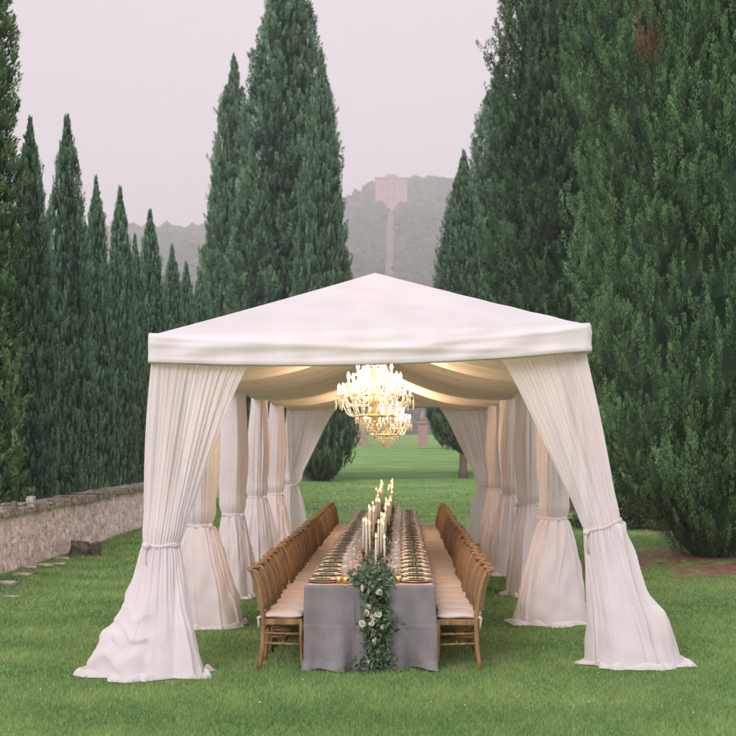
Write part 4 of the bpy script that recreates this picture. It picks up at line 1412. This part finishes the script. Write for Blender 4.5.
for i, (x, y) in enumerate(((X_at(339, 11.75), 11.75), (X_at(346, 11.72), 11.72), (X_at(398, 11.8), 11.8))):
    q = link(bpy.data.objects.new('votive_cup', ME['votive'])); q.location = (x, y, TZ + .001)
    tag(q, ['small gold cup at the front table edge, left of the garland, outer of two', 'small gold cup at the front table edge, left of the garland, inner of two', 'small gold cup at the front table edge, right of the garland'][i], 'votive cup', 'gold cups at the front of the table')


# ------------------------------------------------------------------ candles
def candlestick_mesh(h):
    return MB().lathe([(0, .0), (.045, .001), (.045, .008), (.014, .018), (.008, .04), (.008, h * .5), (.014, h * .55), (.008, h * .6), (.008, h - .03), (.022, h - .022), (.024, h - .012), (.012, h - .006), (.013, h + .012), (0, h + .012)], 12).mesh('candlestick', M['brass'])


CS = [(h, candlestick_mesh(h)) for h in (.10, .15, .20, .26)]
CN = []
for l in (.22, .26, .30):
    CN.append((l, MB().lathe([(0, 0), (.0105, 0), (.010, l * .6), (.009, l - .004), (.006, l), (0, l - .001)], 12).mesh('taper_candle', M['wax'])))
FLM = MB().lathe([(0, 0), (.006, .006), (.0088, .016), (.0065, .030), (.002, .044), (0, .048)], 8).mesh('flame', M['flame'])
WICK = MB().tube([(0, 0, -.002), (.001, 0, .012)], .0012, 5).mesh('wick', M['rockdark'])
rc = random.Random(5)
rowc = {-1: 0, 1: 0, 0: 0}
front = [(X_at(363, 12.95), 12.95, 2, 1, -1), (X_at(366.5, 12.7), 12.7, 1, 2, -1), (X_at(370, 13.3), 13.3, 1, 1, -1), (X_at(378, 12.85), 12.85, 1, 2, 1), (X_at(381, 13.1), 13.1, 1, 2, 1), (X_at(375.8, 12.15), 12.15, 0, 1, 1), (X_at(384.5, 12.6), 12.6, 0, 0, 1)]
spots = list(front)
y = 13.7
while y < 24.9:
    for s in (-1, 1):
        fy = (y - 13) / 12
        hs = rc.choice((1, 1, 2, 2, 3)) if fy < .6 else rc.choice((2, 3, 3))
        spots.append((s * rc.uniform(.05, .115) + .015, y + rc.uniform(-.18, .18), hs, rc.randrange(3), s))
    y += .43
spots.sort(key=lambda q: q[1])
for x, y, hs, cl_, s in spots:
    rowc[s] += 1
    sn = '%s from the front in the %s row' % (ordinal(rowc[s]), 'left' if s < 0 else 'right')
    h, me = CS[hs]
    a = link(bpy.data.objects.new('candlestick', me)); a.location = (x, y, TZ + .001)
    tag(a, 'dark candlestick among the garland leaves, ' + sn, 'candlestick', 'candlesticks down the middle of the table')
    l, me = CN[cl_]
    b = link(bpy.data.objects.new('taper_candle', me)); b.location = (x, y, TZ + .013 + h)
    b.rotation_euler = (rc.uniform(-.02, .02), rc.uniform(-.02, .02), 0)
    tag(b, 'burning white taper candle, %s of candles' % sn, 'candle', 'lit candles down the middle of the table')
    w_ = link(bpy.data.objects.new('wick', WICK), b); w_.location = (0, 0, l)
    f = link(bpy.data.objects.new('flame', FLM), b); f.location = (0, 0, l + .008)


# ------------------------------------------------------------------ garland of leaves and roses
ga = thing('garland', 'leafy green garland with white roses lying along the table and falling to the grass', 'garland', (0.02, 11.5, TZ))
g = np.random.default_rng(17)


def leaf_batch(C, Dv, L, Wd, bend=.25):
    """bent leaves of 2 quads; C base points, Dv directions"""
    n = len(C)
    R = g.normal(0, 1, (n, 3)); S = np.cross(Dv, R); S /= (np.linalg.norm(S, axis=1)[:, None] + 1e-6)
    U = np.cross(S, Dv)
    L_, W_ = L[:, None], Wd[:, None]
    p0 = C
    pl = C + Dv * L_ * .45 + S * W_; pr = C + Dv * L_ * .45 - S * W_
    pm = C + Dv * L_ * .5 + U * L_ * .06
    p3 = C + Dv * L_ + U * L_ * -bend * .5
    V = np.stack([p0, pl, pm, pr, p3], 1).reshape(-1, 3)
    b = np.arange(n)[:, None] * 5
    F = np.concatenate([b + np.array([[0, 2, 1, 1]])[:, :3], b + np.array([[0, 3, 2]]), b + np.array([[1, 2, 4]]), b + np.array([[2, 3, 4]])])
    return V, F


# spine: along the table, over the front edge and down to the ground
def spine(t):
    """t in metres from the front edge; >0 back along the table, <0 down the cloth"""
    t = np.asarray(t)
    on = t >= 0
    x = np.where(on, .02 + .03 * np.sin(t * 2.1), .02 + .045 * np.sin(-t * 3.2 + .4) + .05 * np.clip(-t - .1, 0, 1))
    y = np.where(on, 11.56 + t, 11.53 - .03 * np.clip(-t * 6, 0, 1) - .05 * np.clip(-t - .55, 0, 1))
    z = np.where(on, TZ + .03, TZ + .03 + t)
    return np.stack([x, y, np.maximum(z, .03)], -1)


nh, nt_ = 1650, 6000
t1 = -.78 * g.random(nh) ** .95
t2 = 13.4 * g.random(nt_) ** 1.9
tt = np.concatenate([t1, t2])
C = spine(tt)
wid = np.where(tt < 0, .095 - .035 * np.abs(tt) + .028 * np.sin(tt * 15 + 1) + .09 * np.exp(-((tt + .72) / .07) ** 2), np.where(tt < 1.0, .125, .08))
C = C + g.normal(0, 1, C.shape) * np.stack([wid * .62, np.where(tt < 0, .03, .1), np.where(tt < 0, .06, np.where(tt < 1, .05, .028))], -1)
C[:, 2] = np.where(tt >= 0, np.maximum(C[:, 2], TZ + .006), np.maximum(C[:, 2], .01))
C[:, 1] = np.where(tt < 0, np.minimum(C[:, 1], 11.535), C[:, 1])
Dv = g.normal(0, 1, C.shape)
Dv[:, 0] *= 1.3
Dv[tt < 0, 2] -= .6; Dv[tt < 0, 1] -= .45
Dv[tt >= 0, 2] += .25
Dv /= np.linalg.norm(Dv, axis=1)[:, None]
LL = g.uniform(.030, .078, len(C)); WW = LL * g.uniform(.16, .30, len(C))
V, F = leaf_batch(C, Dv, LL, WW)
V[:, 2] = np.where(V[:, 1] > 11.55, np.maximum(V[:, 2], TZ + .003), np.maximum(V[:, 2], .012))
org = np.array([0.02, 11.5, TZ])
gt = np.clip(.40 + g.normal(0, .25, len(C)), 0, 1)
lf = obj_np('foliage', V - org, F, M['eucalyptus'], ga, smooth=False, attrs={'tint': np.repeat(gt, 5)})
lf['kind'] = 'stuff'
mb = MB()
mb.tube([tuple(spine(t) - org) for t in np.linspace(-.70, 2.5, 60)], .004, 6)
mb.build('stem', M['eucalyptus'], ga)


def rose_mesh(seed, R):
    r = random.Random(seed)
    mb = MB()
    layers = ((4, .30, 1.05, .95), (5, .55, .80, .75), (6, .85, .42, .45), (6, 1.05, .10, .15))
    mb.lathe([(0, R * .25), (R * .22, R * .45), (R * .26, R * .75), (R * .12, R * .92), (0, R * .9)], 8)
    for n_, rad_, up, _ in layers:
        for k in range(n_):
            a = 2 * PI * (k + r.random() * .4) / n_ + rad_ * 3
            V = []
            for i in range(4):
                for j in range(5):
                    u, v = i / 3, j / 4 * 2 - 1
                    rr = R * (.12 + rad_ * u ** .8)
                    aa = a + v * (1.15 if rad_ < .7 else .75) * (.35 + .65 * math.sin(PI * min(.9, u * .75 + .12)))
                    zz = R * (.05 + (.35 + up * .6) * u - .10 * v * v * u + (.06 if u > .9 else 0) - (.18 * u * u if rad_ > .7 else 0)) + r.uniform(-1, 1) * R * .03
                    V.append((rr * math.cos(aa), rr * math.sin(aa), zz))
            mb.add(V, grid_faces(5, 4).tolist())
    return mb.mesh('rose', M['rose'])


RM = [rose_mesh(k, r_) for k, r_ in enumerate((.025, .030, .020))]
rpx = [(366, 613), (368, 607), (372, 617), (378, 614), (372, 623), (362, 624), (379, 592), (361, 588), (370, 662), (376, 641), (383, 627)]
for px, py in rpx:
    Y = 11.44
    o = link(bpy.data.objects.new('rose', random.choice(RM)), ga)
    o.location = np.array([X_at(px, Y), Y, Z_at(py, Y)]) - org
    o.rotation_euler = (1.2 + random.uniform(-.4, .4), random.uniform(-.5, .5), random.uniform(0, 6))
for k in range(34):
    t = 13.0 * random.random() ** 1.8 + .03
    p = spine(t) - org
    o = link(bpy.data.objects.new('rose', random.choice(RM)), ga)
    o.location = (p[0] + random.gauss(0, .07), p[1], random.uniform(.05, .09))
    o.rotation_euler = (random.uniform(.2, 1.0), random.uniform(-.5, .5), random.uniform(0, 6))


# grass blades: denser towards the camera
NB = 560000
u = rng.random(NB)
y0, y1 = 8.3, 62.0
gy = 1 / (1 / y0 + u * (1 / y1 - 1 / y0)) if False else y0 * (y1 / y0) ** u
gx = CAMX + (rng.uniform(-60, 790, NB) - 402) * gy / FPX + rng.normal(0, .5, NB)
keep = (rng.random(NB) < np.clip((62 - gy) / 34, 0, 1)) & (soil_mask(gx, gy) < rng.uniform(.15, .8, NB)) & (gx > -5.95)
keep &= ~((np.abs(gx) < .5) & (gy > 11.7) & (gy < 25))
for ex, ey, erx, ery in BASES:
    keep &= ((gx - ex) / erx) ** 2 + ((gy - ey) / ery) ** 2 > 1
gx, gy = gx[keep], gy[keep]
n = len(gx)
gz = ground_z(gx, gy)
th = rng.uniform(0, 2 * PI, n)
clump = fnoise(31, gx * .9, gy * .9)
hh = rng.uniform(.020, .050, n) * (1 + .35 * clump)
ww = np.maximum(.0028, .00034 * gy) * rng.uniform(.7, 1.3, n)
lean = rng.uniform(.2, 1.0, n) * hh
phi = rng.uniform(0, 2 * PI, n)
P0 = np.stack([gx - np.cos(th) * ww, gy - np.sin(th) * ww, gz - .004], -1)
P1 = np.stack([gx + np.cos(th) * ww, gy + np.sin(th) * ww, gz - .004], -1)
P2 = np.stack([gx + np.cos(phi) * lean, gy + np.sin(phi) * lean, gz + hh], -1)
tintg = np.clip(.44 + .26 * clump + .24 * fnoise(33, gx * .15, gy * .35) + rng.normal(0, .20, n), 0, 1)
worn = np.clip(fnoise(35, gx * .22, gy * .16) * 1.3 - .55, 0, 1)
dry = rng.random(n) < .03 + .38 * worn
tintg[dry] = 1.5
o = obj_np('grass', np.stack([P0, P1, P2], 1).reshape(-1, 3), np.arange(3 * n).reshape(-1, 3), M['grassblade'], smooth=False, attrs={'tint': np.repeat(tintg, 3)})
tag(o, 'short mown green grass covering the lawn', 'grass', kind='stuff')
del P0, P1, P2, gx, gy


# ------------------------------------------------------------------ air, sky, sun, camera

mb = MB().box((0, 1230, 219), (4300, 2620, 440))
m, nt, out = new_mat('haze_air')
pv = N(nt, 'ShaderNodeVolumePrincipled')
pv.inputs['Color'].default_value = (.90, .86, .89, 1)
pv.inputs['Density'].default_value = .00052
pv.inputs['Anisotropy'].default_value = .2
nt.links.new(pv.outputs[0], out.inputs['Volume'])
tag(mb.build('haze', m, None, False), 'thin pale evening haze filling the valley', 'haze', kind='stuff')

SUN_EL, SUN_ROT = math.radians(26), math.radians(205)
w = bpy.data.worlds.new('World')
sc.world = w
w.use_nodes = True
nt = w.node_tree
for n_ in list(nt.nodes): nt.nodes.remove(n_)
L = nt.links.new
out = nt.nodes.new('ShaderNodeOutputWorld')
sky = N(nt, 'ShaderNodeTexSky'); sky.sky_type = 'NISHITA'; sky.sun_disc = False
sky.sun_elevation = SUN_EL; sky.sun_rotation = SUN_ROT; sky.dust_density = 4
# overcast layer: an even pale pinkish cloud sheet, brighter towards the zenith
tc = N(nt, 'ShaderNodeTexCoord'); sx = N(nt, 'ShaderNodeSeparateXYZ'); L(tc.outputs['Generated'], sx.inputs[0])
cr = ramp(nt, sx.outputs[2], [(0.0, (.80, .70, .745)), (.35, (.83, .735, .775)), (.6, (1.0, .93, .97)), (1.0, (1.0, .95, .98))])
gain = ramp(nt, sx.outputs[2], [(0.0, .41), (.33, .41), (.58, .84), (1.0, .52)])
gn = N(nt, 'ShaderNodeMath', operation='MULTIPLY'); gn.inputs[1].default_value = 16.0
L(gain, gn.inputs[0])
mul = N(nt, 'ShaderNodeVectorMath', operation='SCALE'); L(cr, mul.inputs[0]); L(gn.outputs[0], mul.inputs['Scale'])
mix = N(nt, 'ShaderNodeMix', data_type='RGBA'); mix.inputs[0].default_value = .93
L(sky.outputs[0], mix.inputs[6]); L(mul.outputs[0], mix.inputs[7])
cn = N(nt, 'ShaderNodeTexNoise'); cn.inputs['Scale'].default_value = 2.2; cn.inputs['Detail'].default_value = 4
cm = N(nt, 'ShaderNodeMapping'); cm.inputs['Scale'].default_value = (1, 1, 3.0)
L(tc.outputs['Generated'], cm.inputs[0]); L(cm.outputs[0], cn.inputs['Vector'])
cv = ramp(nt, cn.outputs[0], [(.3, .955), (.7, 1.03)])
mx_ = N(nt, 'ShaderNodeMix', data_type='RGBA', blend_type='MULTIPLY'); mx_.inputs[0].default_value = 1
L(mix.outputs[2], mx_.inputs[6]); L(cv, mx_.inputs[7]); mix = mx_
bg = N(nt, 'ShaderNodeBackground'); bg.inputs['Strength'].default_value = .12
L(mix.outputs[2], bg.inputs[0]); L(bg.outputs[0], out.inputs[0])

sl = bpy.data.lights.new('sun', 'SUN')
sl.energy = 1.0; sl.angle = math.radians(25); sl.color = (1, .95, .97)
so = link(bpy.data.objects.new('sun', sl))
so.rotation_euler = (PI / 2 - SUN_EL, 0, PI - SUN_ROT + math.radians(0))

cam = bpy.data.cameras.new('camera')
cam.sensor_width = 36; cam.lens = 36 * FPX / 736
cam.shift_x = -34 / 736; cam.shift_y = 79 / 736
cam.clip_start = .1; cam.clip_end = 6000
cam.dof.use_dof = True; cam.dof.focus_distance = 11.7; cam.dof.aperture_fstop = 4.2
co = link(bpy.data.objects.new('camera', cam))
co.location = (CAMX, 0, CAMZ); co.rotation_euler = (PI / 2, 0, 0)
sc.camera = co
sc.view_settings.view_transform = 'Standard'
sc.view_settings.look = 'None'
sc.view_settings.exposure = 0.5
sc.view_settings.gamma = 1
sc.view_settings.use_curve_mapping = False
sc.cycles.use_denoising = True
sc.cycles.max_bounces = 8
sc.cycles.transparent_max_bounces = 16
sc.cycles.volume_bounces = 1
